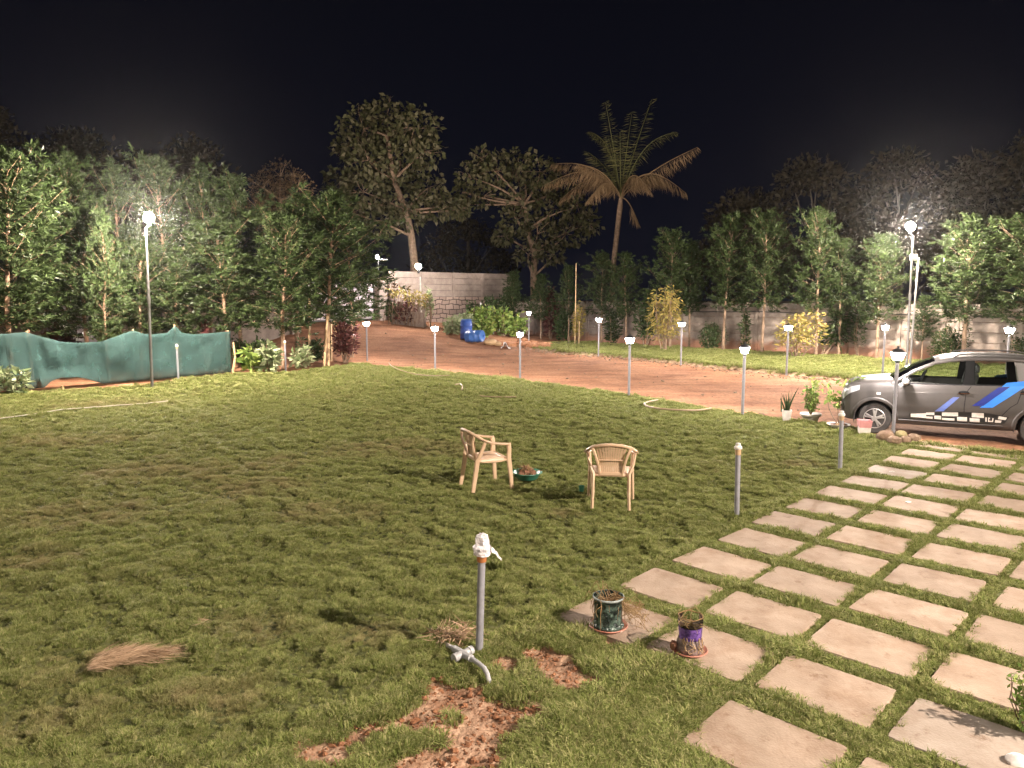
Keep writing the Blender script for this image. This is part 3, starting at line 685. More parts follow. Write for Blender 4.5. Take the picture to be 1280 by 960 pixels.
# retaining wall right of the gate: stone below, precast boards above
c0 = np.array([-6.9, 42.3]); c1 = np.array([-.1, 48.0]); cd = (c1 - c0) / np.linalg.norm(c1 - c0); cl = np.linalg.norm(c1 - c0)
rw = thing('retaining_wall', 'tall stone masonry wall topped by concrete boards right of the gate', 'wall', (c0[0], c0[1], 0), math.atan2(cd[1], cd[0]))
k = MB(); k.box((cl / 2, 0, 1.2), (cl, .5, 2.6), bev=.02); k.build('masonry', M['masonry'], rw)
for b in range(5): MB().box((b * cl / 4 if b else .09, .05, 3.22), (.17, .16, 1.45), bev=.01).build('post', M['render_wall'], rw)
for b in range(4):
    k = MB()
    for r in range(4): k.box((b * cl / 4 + cl / 8, .06, 2.52 + .36 * r + .17), (cl / 4 - .17, .07, .35), bev=.01)
    k.build('board_panel', M['render_wall'], rw)
# gate wall on the left, with the gate next to the big pillar
gp = np.array([-7.35, 41.6]); gd = np.array([-.585, -.811])      # from the gate pillar towards the viewer's left
zg = 1.15
o = MB().box((0, 0, 1.3), (.62, .62, 3.6), bev=.02).box((0, 0, 3.14), (.72, .72, .09), bev=.015).build('gate_pillar', M['render_wall'], None, True, (gp[0], gp[1], .35), math.atan2(gd[1], gd[0]))
tag(o, 'tall rendered gate pillar between white gate and stone wall', 'pillar')
o = MB().box((0, 0, 1.1), (.40, .5, 2.6), bev=.03).build('plastered_pillar', M['render_wall'], None, True, (-6.25, 41.1, .3), .3)
tag(o, 'short peeling plastered pillar under the creeper beside the gate pillar', 'pillar')
gt = thing('sheet_gate', 'wide pale sheet metal gate glimpsed beneath the left trees', 'gate', (gp[0] + gd[0] * .4, gp[1] + gd[1] * .4, zg - .05), math.atan2(gd[1], gd[0]))
for i in range(2):
    x0 = .05 + i * 2.55; k = MB().box((x0 + 1.24, 0, 1.15), (2.44, .03, 1.9))
    k.build('gate_leaf', M['gate'], gt)
    f = MB()
    for (c, s) in (((x0 + 1.24, 0, .17), (2.5, .07, .09)), ((x0 + 1.24, 0, 2.13), (2.5, .07, .06)), ((x0 + .02, .0, 1.15), (.06, .08, 1.88)), ((x0 + 2.46, 0, 1.15), (.06, .08, 1.88))): f.box(c, s)
    f.build('gate_frame', M['black_metal'], gt)
lp = gp + gd * 5.9
o = MB().box((0, 0, 1.3), (.55, .55, 3.3), bev=.02).box((0, 0, 2.99), (.65, .65, .09), bev=.015).build('gate_pillar', M['render_wall'], None, True, (lp[0], lp[1], .2), math.atan2(gd[1], gd[0]))
tag(o, 'rendered gate pillar hidden among the left trees at the left end of the gate', 'pillar')
p0 = lp + gd * .3; L_ = 26.0
lw = thing('boundary_wall', 'grey rendered wall with whitewashed stretch behind green shade net', 'wall', (p0[0], p0[1], 0), math.atan2(gd[1], gd[0]))
seg = [(0, 3.0, 0), (3.0, 7.2, 0), (7.2, 9.0, 0), (9.0, 10.9, 1), (10.9, 12.6, 0), (12.6, 14.2, 1), (14.2, 20, 0), (20, 26, 0)]
for a, b, wh in seg:
    zb = float(gz(*(p0 + gd * (a + b) / 2)))
    MB().box(((a + b) / 2, 0, 1.05 + zb), (b - a - .004, .2 + .01 * wh, 2.5), bev=.01).build('wall_panel', M['white_wall'] if wh else M['render_wall'], lw)
wy = lambda px: None
def left_wall_at(px, off=0.0):
    nn = np.array([-gd[1], gd[0]]); nn = nn if nn[0] > 0 else -nn
    q = p0 + nn * off; r = ray(px, 400)[:2]
    t = (q[0] * gd[1] - q[1] * gd[0]) / (r[0] * gd[1] - r[1] * gd[0]); return r * t
# small framed hatch and dark vent on the left wall
q = left_wall_at(215, .14); k = thing('wall_hatch', 'small framed hatch on the left wall above the net', 'hatch', (q[0], q[1], 0), math.atan2(gd[1], gd[0]))
f = MB()
for (c, s) in (((0, 0, 2.05), (.95, .05, .06)), ((-.45, 0, 1.6), (.05, .05, .9)), ((.45, 0, 1.6), (.05, .05, .9)), ((0, 0, 1.15), (.95, .05, .05))): f.box(c, s)
f.build('frame', M['black_metal'], k); MB().box((0, .01, 1.6), (.84, .03, .84)).build('panel', M['render_wall'], k)
q = left_wall_at(184, .16); k = MB().box((0, 0, 1.75), (.42, .05, .34), bev=.01).box((-.1, -.0, 1.75), (.08, .08, .22)).box((.1, 0, 1.75), (.08, .08, .22))
tag(k.build('switch_box', M['black_metal'], None, True, (q[0], q[1], 0), math.atan2(gd[1], gd[0])), 'small dark switch box on the whitewashed left wall behind the lamp pole', 'switch box')

# ------------------------------------------------------------------ shade net
nl = thing('shade_net', 'sagging green shade net fence hung on stakes at the left lawn edge', 'net fence', (-11.7, 22.4, 0))
OFF = Vector((-11.7, 22.4, 0))
def net_base(px): return G(px, 490 - (px + 0) * 25 / 288.0)
topk = [(-60, 420), (0, 418), (38, 415), (60, 422), (80, 427), (100, 428.5), (130, 427), (150, 420), (170, 413), (182, 417), (195, 418), (212, 416), (222, 407), (230, 416), (245, 418), (270, 416), (290, 414)]
botk = [(-60, 500), (0, 489), (45, 486), (52, 484), (62, 476), (75, 472), (95, 471), (108, 474), (125, 479), (140, 481), (155, 479), (165, 475.5), (178, 477), (190, 475), (225, 471), (250, 469), (290, 465)]
def interp(k, x): return float(np.interp(x, [a for a, b in k], [b for a, b in k]))
NB_ = []
for i in range(0, 141):
    px = -60 + i * 350 / 140; b = net_base(px); zt = at(px, interp(topk, px), b[1])[2]; zb = max(-.02, at(px, interp(botk, px), b[1])[2])
    col = []
    for j in range(15):
        v = j / 14; z = zb + (zt - zb) * v
        bulge = .16 * (float(noise(px, v * 60, 38, 81)) - .5) * math.sin(math.pi * v) + .07 * (float(noise(px + v * 12, v * 14, 9, 82)) - .5) + .03 * (float(noise(px, v * 90, 11, 83)) - .5)
        if 125 > px > 48 and v < .25: bulge += .15 * (1 - v * 4)
        col.append((b[0] + bulge * .8 - OFF.x, b[1] - bulge * .6 - OFF.y, z))
    NB_.append(col)
k = MB().grid(NB_); nm = k.build('net', M['net'], nl)
s_ = nm.modifiers.new('thick', 'SOLIDIFY'); s_.thickness = .006
for px in (38, 170, 222, 288):
    b = net_base(px); zt = at(px, interp(topk, px), b[1])[2]
    MB().tube([(b[0] - OFF.x - .12, b[1] - OFF.y + .20, -.1), (b[0] - OFF.x - .07, b[1] - OFF.y + .13, zt + .03)], [.035, .03], 8).build('stake', M['bamboo'], nl)
b = net_base(291); MB().tube([(b[0] - OFF.x + .02, b[1] - OFF.y - .05, -.05), (b[0] - OFF.x + .10, b[1] - OFF.y + .02, .5), (b[0] - OFF.x + .06, b[1] - OFF.y, 1.0)], [.05, .04, .03], 8).build('stake', M['bamboo'], nl)
b = G(78, 490); tag(MB().tube([(0, 0, -.05), (.005, 0, .17)], [.035, .03], 8).build('peg', M['bamboo'], None, True, tuple(b)), 'short pale wooden peg in the grass before the gap under the net', 'peg')

# ------------------------------------------------------------------ lamps
def lantern_post(name, label, loc, h, group):
    t = thing(name, label, 'lamp post', loc, random.Random(int(loc[0] * 100)).uniform(-.5, .5), group); return t
def make_lantern(t, h):
    MB().tube([(0, 0, -.15), (0, 0, h - .17)], .032, 12).tube([(0, 0, .72), (0, 0, .76)], .036, 12).build('pole', M['pipe'], t)
    MB().lathe([(.036, h - .19), (.05, h - .17), (.05, h - .155), (.07, h - .145)], n=14).build('collar', M['black_metal'], t)
    k = MB(); r0, r1, z0, z1 = .058, .092, h - .143, h - .015       # flared square glass
    for z, r in ((z0, r0), (z1, r1)): pass
    vs = [(sx_ * r, sy_ * r, z) for z, r in ((z0, r0), (z1, r1)) for sx_, sy_ in ((-1, -1), (1, -1), (1, 1), (-1, 1))]
    k.add(vs, [(0, 1, 5, 4), (1, 2, 6, 5), (2, 3, 7, 6), (3, 0, 4, 7), (3, 2, 1, 0), (4, 5, 6, 7)]); k.build('lantern_glass', M['lantern'], t, False)
    f = MB()
    for sx_, sy_ in ((-1, -1), (1, -1), (1, 1), (-1, 1)): f.tube([(sx_ * r0 * 1.06, sy_ * r0 * 1.06, z0 - .004), (sx_ * r1 * 1.06, sy_ * r1 * 1.06, z1 + .004)], .006, 6)
    
    for z_, r_ in ((z0 - .004, r0 * 1.06), (z1 + .004, r1 * 1.06)): f.tube([(sx_ * r_, sy_ * r_, z_) for sx_, sy_ in ((-1, -1), (1, -1), (1, 1), (-1, 1), (-1, -1))], .006, 6)
    f.build('lantern_frame', M['black_metal'], t)
    MB().lathe([(.118, h - .012), (.112, h + .004), (.06, h + .045), (.02, h + .058), (.014, h + .075), (.022, h + .085), (.0, h + .1)], n=16).build('cap', M['black_metal'], t)
proto = None
def lantern(px, py, h, label, group):
    global proto
    g_ = G(px, py); z = float(gz(g_[0], g_[1]))
    if proto is None:
        proto = lantern_post('lantern_post', label, (g_[0], g_[1], z), h, group); make_lantern(proto, 1.5); proto.scale = (1, 1, h / 1.5); return proto
    o = dup(proto, (g_[0], g_[1], z), random.uniform(-.6, .6), label, (1, 1, h / 1.5)); o['group'] = group; return o
random.seed(4)
ge = 'lit lantern posts along the lawn edge'; gw = 'lit lantern posts on the wall-side verge'
lantern(1116, 547, 1.56, 'lit lantern on grey post standing before the parked car by brown rocks', ge)
lantern(928, 518, 1.47, 'lit lantern on grey post, next along the lawn edge from the potted plants', ge)
lantern(786, 496, 1.51, 'lit lantern on grey post behind the tan hose at the lawn edge', ge)
lantern(650, 476, 1.48, 'lit lantern on grey post, in line with right end of blue drums', ge)
lantern(544, 463, 1.50, 'lit lantern on lawn edge post, directly below the creeper and gate lamp', ge)
lantern(459, 450, 1.52, 'farthest lit lantern on the lawn edge, beside the maroon shrub', ge)
lantern(661, 433, 1.57, 'lit lantern at far end of verge beside the vegetable bed', gw)
lantern(748, 444, 1.60, 'lit lantern on the verge before the row of small saplings', gw)
lantern(851, 455, 1.57, 'lit lantern on the verge beside the tall yellow leaved tree', gw)
lantern(983, 467, 1.58, 'lit lantern on the verge touching the low yellow leaved shrub', gw)
lantern(1103, 470, 1.62, 'lit lantern on the verge just behind the car bonnet', gw)
lantern(1257, 478, 1.62, 'lit lantern showing above the car roof', gw)
# bent leftovers of wire at the foot of verge lamps are grass; nothing to build

def lamp_pole(name, label, px, py, tx, ty, lampx, lampy, m_emit, rbulb, extra=None, pole_r=.035, z0=None):
    g_ = G(px, py); Yp = g_[1]; top = at(tx, ty, Yp); lm = at(lampx, lampy, Yp - .12)
    t = thing(name, label, 'lamp pole', (g_[0], g_[1], 0)); o = Vector((g_[0], g_[1], 0)); tp = Vector(top) - o; ll = Vector(lm) - o
    mid = tp * .55 + Vector((0, 0, 0))
    MB().tube([(0, 0, -.2), tuple(mid)], [pole_r * 1.15, pole_r * 1.1], 12).tube([tuple(mid - tp.normalized() * .05), tuple(tp)], [pole_r, pole_r * .9], 12).build('pole', M['steel'], t)
    MB().tube([tuple(mid - tp.normalized() * .1), tuple(mid + tp.normalized() * .12)], pole_r * 1.4, 12).build('sleeve', M['steel'], t)
    h = MB(); h.tube([tuple(tp), tuple(ll + Vector((0, .03, -.22))), tuple(ll + Vector((0, 0, -.17)))], .02, 8); h.tube([tuple(ll + Vector((0, 0, -.22))), tuple(ll + Vector((0, 0, -.10)))], .05, 12); h.build('lamp_holder', M['black_metal'], t)
    MB().lathe([(rbulb * math.sin(a_), -rbulb * .75 * math.cos(a_)) for a_ in np.linspace(0, math.pi, 9)], tuple(ll), 14, 'Y').build('lamp_glass', m_emit, t)
    return t, o
t, o = lamp_pole('lamp_pole', 'tall lit yard lamp on thin steel pole in front of the shade net', 190, 483, 182.5, 285, 186, 272, M['flood'], .138)
t, o = lamp_pole('lamp_pole', 'tall lit yard lamp on steel pole with camera box by the concrete wall', 1133, 463, 1141, 295, 1138, 283, M['flood'], .138)
q = Vector(at(1142, 322, 25.4)) - o; MB().box(tuple(q), (.22, .14, .2), bev=.02).tube([tuple(q + Vector((-.0, -.06, 0))), tuple(q + Vector((-.06, -.22, -.03)))], .05, 10).build('camera_box', M['white_plastic'], t)
a_ = at(1137, 461, 26.4); b_ = at(1148, 322, 26.4)
tag(MB().tube([(0, 0, -.1), (b_[0] - a_[0], 0, b_[2])], [.04, .035], 10).build('pipe_post', M['steel'], None, True, (a_[0], a_[1], 0)), 'bare steel pipe leaning beside the right lamp pole', 'pipe')
# gate lamp on white post
ym = 39.3; a_ = at(527, 412, ym); b_ = at(525, 346, ym); cz = at(523, 333, ym)
tp_ = thing('lamp_pole', 'bright gate lamp on a white post above the creeper', 'lamp pole', (a_[0], a_[1], 0))
MB().tube([(0, 0, .2), (b_[0] - a_[0], 0, b_[2])], .06, 10).build('pole', M['white_plastic'], tp_)
MB().tube([(cz[0] - a_[0], 0, cz[2] - .35), (cz[0] - a_[0], -.03, cz[2] - .1)], .06, 10).build('lamp_holder', M['black_metal'], tp_)
MB().lathe([(.15 * math.sin(q_), -.11 * math.cos(q_)) for q_ in np.linspace(0, math.pi, 9)], (cz[0] - a_[0], -.03, cz[2]), 14, 'Y').build('lamp_glass', M['floodmid'], tp_)
MB().box((0, .2, 1.0), (.42, .36, 2.2), bev=.04).build('base_pillar', M['render_wall'], tp_)
# small lamps on the gate pillars
for px, py, Y_, lb in ((471.5, 321, 41.2, 'small lit lamp on the tall gate pillar'), (351, 315, 37.0, 'small lit lamp shining through the leaves of the left trees')):
    c_ = at(px, py, Y_); zb = 2.9
    s_ = thing('pillar_lamp', lb, 'lamp', (c_[0], c_[1], zb))
    MB().tube([(.0, .35, .0), (0, .3, c_[2] - zb - .1), (0, .08, c_[2] - zb)], .025, 8).build('bracket', M['black_metal'], s_)
    MB().box((.3, .1, c_[2] - zb - .15), (.5, .1, .05), bev=.01).build('arm', M['white_plastic'], s_)
    MB().lathe([(.10 * math.sin(q_), -.08 * math.cos(q_)) for q_ in np.linspace(0, math.pi, 9)], (0, 0, c_[2] - zb), 12, 'Y').build('lamp_glass', M['floodsmall'], s_)
# yard lamp of the house, right of the view: it throws the shadows on the lawn and slabs
yl = thing('lamp_pole', 'tall yard lamp on steel pole by the house beyond the right edge of the slabs', 'lamp pole', (12.0, -1.5, 0))
MB().tube([(0, 0, -.2), (0, 0, 9.1)], [.07, .05], 12).build('pole', M['steel'], yl)
MB().box((-.05, .0, 9.18), (.34, .34, .12), bev=.02).build('lamp_housing', M['black_metal'], yl)
MB().lathe([(.12 * math.sin(q_), 9.0 - .12 * math.cos(q_)) for q_ in np.linspace(0, math.pi, 9)], (-.12, 0, 0), 14).build('lamp_glass', M['porch'], yl)
# veranda lamp behind the viewer
vl = thing('lamp_pole', 'veranda lamp on steel pole standing behind the viewer', 'lamp pole', (-.6, -3.2, 0))
MB().tube([(0, 0, -.2), (0, 0, 4.3)], [.05, .045], 12).build('pole', M['steel'], vl)
MB().lathe([(.10 * math.sin(q_), 4.42 - .10 * math.cos(q_)) for q_ in np.linspace(0, math.pi, 9)], (0, 0, 0), 14).build('lamp_glass', emit('veranda_glass', WARM, 3500.0), vl)

# unlit posts
def stub(px, py, h, label, cap):
    g_ = G(px, py); t = thing('pipe_post', label, 'post', (g_[0], g_[1], float(gz(g_[0], g_[1]))))
    t.rotation_euler = (random.uniform(-.02, .02), random.uniform(-.02, .02), 0)
    MB().tube([(0, 0, -.15), (0, 0, h - .12)], .030, 14).build('pole', M['pipe'], t)
    MB().lathe([(.034, h - .14), (.036, h - .08), (.031, h - .075)], n=14).build('socket', M['bamboo'] if cap else M['orange_pvc'], t)
    MB().lathe([(.031, h - .078), (.046, h - .07), (.046, h - .045), (.030, h - .03), (.028, h - .004), (.018, h), (.0, h + .002)], n=14).build('cap', M['white_plastic'], t)
    return t
stub(921, 644, .86, 'unlit grey pipe post with white cap standing alone in the lawn near the slabs', 1)
stub(1050, 586, .87, 'unlit grey pipe post with white cap standing in front of the potted plants', 1)
stub(223, 475, 1.10, 'unlit pale post with white top before the shade net', 1)
stub(357, 462, 1.02, 'unlit grey post by the yellow green shrubs beneath the left trees', 1)
stub(-2, 492, .8, 'unlit post stub at the left end of the net beside a leafy plant', 1)
# near post wrapped in polythene
g_ = G(599, 817); t = thing('pipe_post', 'near grey pipe post with orange socket wrapped in white polythene', 'post', (g_[0], g_[1], 0)); t.rotation_euler = (0, .03, 0)
MB().tube([(0, 0, -.1), (0, 0, .70)], .027, 16).build('pole', M['pipe'], t)
MB().lathe([(.030, .685), (.034, .69), (.036, .735), (.030, .74)], n=16).build('socket', M['orange_pvc'], t)
rg = random.Random(2); k = MB(); vs = []; prof = [(.034, .725), (.055, .738), (.066, .765), (.062, .795), (.046, .815), (.050, .845), (.042, .872), (.022, .888), (.0, .891)]
for r_, z_ in prof:
    for q in range(18):
        a_ = 2 * math.pi * q / 18; rr = r_ * (1 + rg.uniform(-.16, .16)); vs.append((rr * math.cos(a_), rr * math.sin(a_), z_ + rg.uniform(-.004, .004) * (r_ > 0)))
fs = [(i * 18 + q, i * 18 + (q + 1) % 18, i * 18 + 18 + (q + 1) % 18, i * 18 + 18 + q) for i in range(len(prof) - 1) for q in range(18)]
k.add(vs, fs)
for dz, l_ in ((.795, .085), (.785, .10)):      # the loose end sticking out
    P = []
    for i in range(7):
        u = i / 6; wv = .018 * (1 - .75 * u) + rg.uniform(-.003, .003)
        P.append([(.04 + l_ * u, -.01 + .012 * math.sin(i * 2.1) + j * .008, dz - .06 * u * u - .02 * u + wv * (j - 1)) for j in (0, 1, 2)])
    k.grid(P)
k.build('polythene_wrap', M['poly'], t)
# ------------------------------------------------------------------ trees
def limb_tubes(k, p0, p1, r0, r1, rng, bend=.12, n=5):
    p0 = np.array(p0, float); p1 = np.array(p1, float); L = np.linalg.norm(p1 - p0); off = rng.normal(0, bend * L, 3) * np.array([1, 1, .4])
    pts = [p0 + (p1 - p0) * u + off * math.sin(math.pi * u) for u in np.linspace(0, 1, n)]
    k.tube(pts, list(np.linspace(r0, r1, n)), 6)
def slender_meshes(seed, H=7.0, R=1.25, z0=.24, nbr=72, per=95, ll=.17, lw=.038, peak=.45, fat=1.0):
    rng = np.random.default_rng(seed); k = MB()
    wob = np.cumsum(rng.normal(0, .05, (9, 2)), 0); tr = [(wob[i, 0] * i / 8, wob[i, 1] * i / 8, -.1 + (H * .97 + .1) * i / 8) for i in range(9)]
    k.tube(tr, list(np.linspace(.075, .012, 9)), 8)
    axis_at = lambda z: np.array([np.interp(z, [q[2] for q in tr], [q[0] for q in tr]), np.interp(z, [q[2] for q in tr], [q[1] for q in tr]), z])
    C = []; O = []
    for i in range(nbr):
        t = z0 + (1 - z0) * ((i + rng.random()) / nbr); z = H * t; az = i * 2.4 + rng.normal(0, .4)
        pr = np.interp(t, [z0, z0 + .06, peak, .75, .92, 1.0], [.55, .85, 1.0, .70, .36, .12])
        L = R * pr * rng.uniform(.55, 1.3) * fat
        if rng.random() < .08: L *= .3
        el = np.interp(t, [z0, .5, 1.0], [.25, .65, 1.25]) + rng.normal(0, .15)
        d = np.array([math.cos(az) * math.cos(el), math.sin(az) * math.cos(el), math.sin(el)])
        Lb = L / max(.35, math.cos(el)) if el < 1.1 else L * 1.6
        p0 = axis_at(z); p1 = p0 + d * Lb
        limb_tubes(k, p0, p1, .008, .003, rng, .05, 4)
        n = int(1.9 * per * (.45 + .75 * pr)); 
        ntw = max(4, int(n / 18)); tw = rng.random(ntw) ** .7 * .8 + .22       # side twigs carry whorls of leaves
        tc = p0 + d * (tw * Lb)[:, None] + rng.normal(0, .13 * (.5 + pr), (ntw, 3))
        td = unit(d * .8 + rng.normal(0, .6, (ntw, 3)) + np.array([0, 0, .25]))
        j = rng.integers(0, ntw, n); C.append(tc[j] + td[j] * rng.uniform(-.04, .20, n)[:, None]); O.append(td[j] * .9)
    C = np.concatenate(C); O = np.concatenate(O)
    return k.mesh('trunk', M['bark_orange' if seed < 30 else 'bark']), leaves_mesh('crown', C, O, ll, lw, M['leaf'], rng, .55, .12, .35)
SL = [slender_meshes(11), slender_meshes(12, R=1.15, nbr=66), slender_meshes(13, R=1.4, peak=.40), slender_meshes(14, R=1.05, nbr=60, per=85), slender_meshes(15, R=1.3, peak=.5)]
def tree(name, label, x, y, meshes, H, W, rz, group=None, cat='tree', z=None, H0=7.0):
    t = thing(name, label, cat, (x, y, float(gz(x, y)) if z is None else z), rz, group); t.scale = (W, W, H / H0)
    link('trunk', meshes[0], t); link('crown', meshes[1], t); return t
def height_for(px, py, Y_): return float(at(px, py, Y_)[2])
gl = 'slender trees along the left wall'; grr = 'slender trees along the right concrete wall'
LT = [  # trunk px, Y, top px y, variant, width, label
    (12, 21.6, 176, 0, 1.30, 'tallest slender tree, cut by the picture edge above the end of the net'),
    (37, 23.2, 222, 4, 1.15, 'slender tree with forked orange trunk above the first net stake'),
    (84, 26.2, 186, 2, 1.10, 'slender tree second in height, rising between the two bare orange trunks'),
    (110, 24.0, 252, 1, 1.10, 'slender tree with straight pale trunk behind the dip of the net'),
    (134, 23.0, 262, 3, .62, 'narrow young tree glowing brightly beside the left yard lamp'),
    (152, 27.5, 198, 3, 1.05, 'slim tree with pointed top directly behind the left yard lamp'),
    (176, 25.2, 300, 0, .95, 'low leafy tree behind the left lamp pole'),
    (214, 28.6, 190, 4, 1.15, 'tall slender tree just right of the left yard lamp'),
    (224, 25.6, 305, 1, 1.00, 'low leafy tree above the peaked net stake, right of the lamp pole'),
    (264, 29.6, 203, 3, 1.05, 'tall narrow tree between the left yard lamp and the bushy bright tree'),
    (286, 26.6, 268, 2, 1.25, 'bushy bright tree standing at the right end of the net'),
    (302, 30.0, 214, 1, 1.20, 'tall dark slender tree behind the bushy tree at the net end'),
    (354, 26.8, 262, 0, 1.25, 'slender tree with twin trunks beside the unlit grey post'),
    (372, 30.5, 238, 4, 1.35, 'broad tree in front of the rusty brown crown'),
    (407, 28.4, 236, 2, 1.40, 'dense tree propped by bamboo poles next to the gate'),
    (440, 31.0, 258, 1, 1.30, 'dense tree nearest the gate pillar, hiding part of the gate'),
]
rg = random.Random(8)
for px, Y_, ty, v, W, lb in LT:
    p = at(px, 440, Y_); z = float(gz(p[0], Y_)); H = .93 * (height_for(px, ty, Y_) - z)
    tree('slender_tree', lb, p[0], Y_, SL[v], H, W, rg.uniform(0, 6.28), gl)
SR = [slender_meshes(31, R=1.15, nbr=64, per=95, z0=.33), slender_meshes(32, R=1.25, nbr=66, z0=.34, peak=.5), slender_meshes(33, R=1.0, nbr=58, z0=.35, peak=.5)]
RT = [
    (641, 3.2, 338, 2, .80, 'small slender tree at the corner of the stone wall'),
    (676, 2.6, 340, 0, .85, 'small slender tree above the far verge lantern'),
    (711, 2.2, 330, 2, .85, 'small slender tree before the second broad leaved tree, right of the maroon shrub'),
    (752, 2.0, 314, 1, .95, 'slender tree below the palm trunk'),
    (783, 2.2, 312, 0, .95, 'slender tree just right of the palm trunk'),
    (838, 2.0, 286, 1, 1.25, 'wide slender tree behind the yellow leaved tree'),
    (862, 1.2, 300, 2, .95, 'narrow tree whose trunk stands beside the round shrub'),
    (905, 1.6, 262, 0, 1.15, 'pointed tree right of the round dark shrub'),
    (954, 1.6, 262, 1, 1.10, 'pointed tree with straight trunk left of the low yellow leaved shrub'),
    (1022, 1.5, 256, 0, 1.20, 'tallest right row tree, behind the leaning sapling'),
    (1050, 1.0, 296, 2, 1.0, 'narrow tree between the tallest right tree and the bright one by the lamp'),
    (1098, 1.7, 292, 1, 1.10, 'bright tree on the left of the right yard lamp'),
    (1155, 1.3, 368, 2, .62, 'thin sapling with small crown just right of the right lamp pole'),
    (1207, 2.2, 268, 1, 1.35, 'bright bushy tree with forked trunk right of the right yard lamp'),
    (1288, 2.2, 262, 0, 1.30, 'dark tree cut by the picture edge above the car'),
]
for px, off, ty, v, W, lb in RT:
    p = wall_at(px, off); H = .93 * (height_for(px, ty, p[1]) - .05)
    tree('slender_tree', lb, p[0], p[1], SR[v], H, .88 * W * (.85 + .15 * H / 6), rg.uniform(0, 6.28), grr, z=.04)

# broad-leaved trees beyond the wall: lobes follow the photographed crowns
def lobed_tree(name, label, lobes_px, base_px, Y_, lf, leaf_l, leaf_w, per, seed, group=None, tr=.2, trunk_px=None, droop=.5, shell=.5, zbase=0.0, limbs=True, spread=.6, bark='bark'):
    rng = np.random.default_rng(seed); b = at(base_px[0], 420, Y_); t = thing(name, label, 'tree', (b[0], Y_, zbase), 0, group)
    o = np.array([b[0], Y_, zbase]); L = []
    for i, (px, py, r) in enumerate(lobes_px):
        yy = Y_ + rng.uniform(-1, 1) * r * Y_ / F * .8; c = at(px, py, yy) - o; L.append((c, r * Y_ / F, max(.3, (r / 35.0) ** 2)))
    C, O = lobes_cloud(L, per, rng, shell); k = MB()
    pts = [np.array([0, 0, -.3])] + [at(x, y, Y_) - o for x, y in (trunk_px or [])]
    k.tube(pts, list(np.linspace(tr, tr * .5, len(pts))), 9)
    if limbs:
        for c, r, _ in L:
            j = min(range(len(pts)), key=lambda q: np.linalg.norm(pts[q] - c) + (0 if pts[q][2] < c[2] else 3)); limb_tubes(k, pts[j], c, tr * .35, .03, rng, .08)
            for _q in range(5): limb_tubes(k, c, c + unit(rng.normal(0, 1, (1, 3)))[0] * r * .85, .03, .01, rng, .1, 4)
    k.build('trunk', M[bark], t); link('crown', leaves_mesh('crown', C, O * .6, leaf_l, leaf_w, M[lf], rng, spread, droop, .35), t); return t
lobed_tree('broad_leaved_tree', 'tall broad leaved tree with rounded top behind the gate lamp',
    [(483, 150, 34), (455, 160, 32), (518, 160, 32), (436, 182, 22), (498, 195, 40), (460, 200, 34), (530, 190, 26), (425, 228, 22), (455, 240, 34), (500, 245, 34), (535, 235, 26), (560, 258, 17), (440, 266, 24), (476, 276, 26), (510, 272, 24), (545, 262, 18), (575, 262, 12), (425, 250, 18)],
    (519, 0), 47, 'leaf_teak', .36, .22, 520, 41, tr=.28, trunk_px=[(518, 330), (514, 295), (508, 265), (492, 225), (484, 170)])
lobed_tree('broad_leaved_tree', 'lower broad leaved tree with spreading branches left of the palm',
    [(602, 200, 18), (590, 222, 22), (620, 212, 28), (648, 205, 22), (675, 215, 26), (700, 232, 26), (650, 240, 32), (690, 262, 30), (722, 258, 24), (735, 280, 18), (645, 275, 24), (630, 295, 15), (672, 292, 24), (708, 292, 22), (660, 318, 18), (690, 318, 16), (605, 245, 18), (578, 240, 16), (575, 255, 10)],
    (668, 0), 50, 'leaf_teak', .36, .22, 500, 42, tr=.26, trunk_px=[(667, 345), (668, 315), (660, 290), (655, 255)])
lobed_tree('brown_crowned_tree', 'small leaved tree with rusty brown crown behind the left row',
    [(350, 222, 26), (330, 235, 24), (372, 235, 24), (350, 255, 30), (325, 262, 24), (380, 262, 24), (345, 290, 26)], (350, 0), 38, 'leaf_brown', .16, .07, 900, 43, tr=.16, trunk_px=[(350, 360), (350, 300), (350, 250)], droop=0)
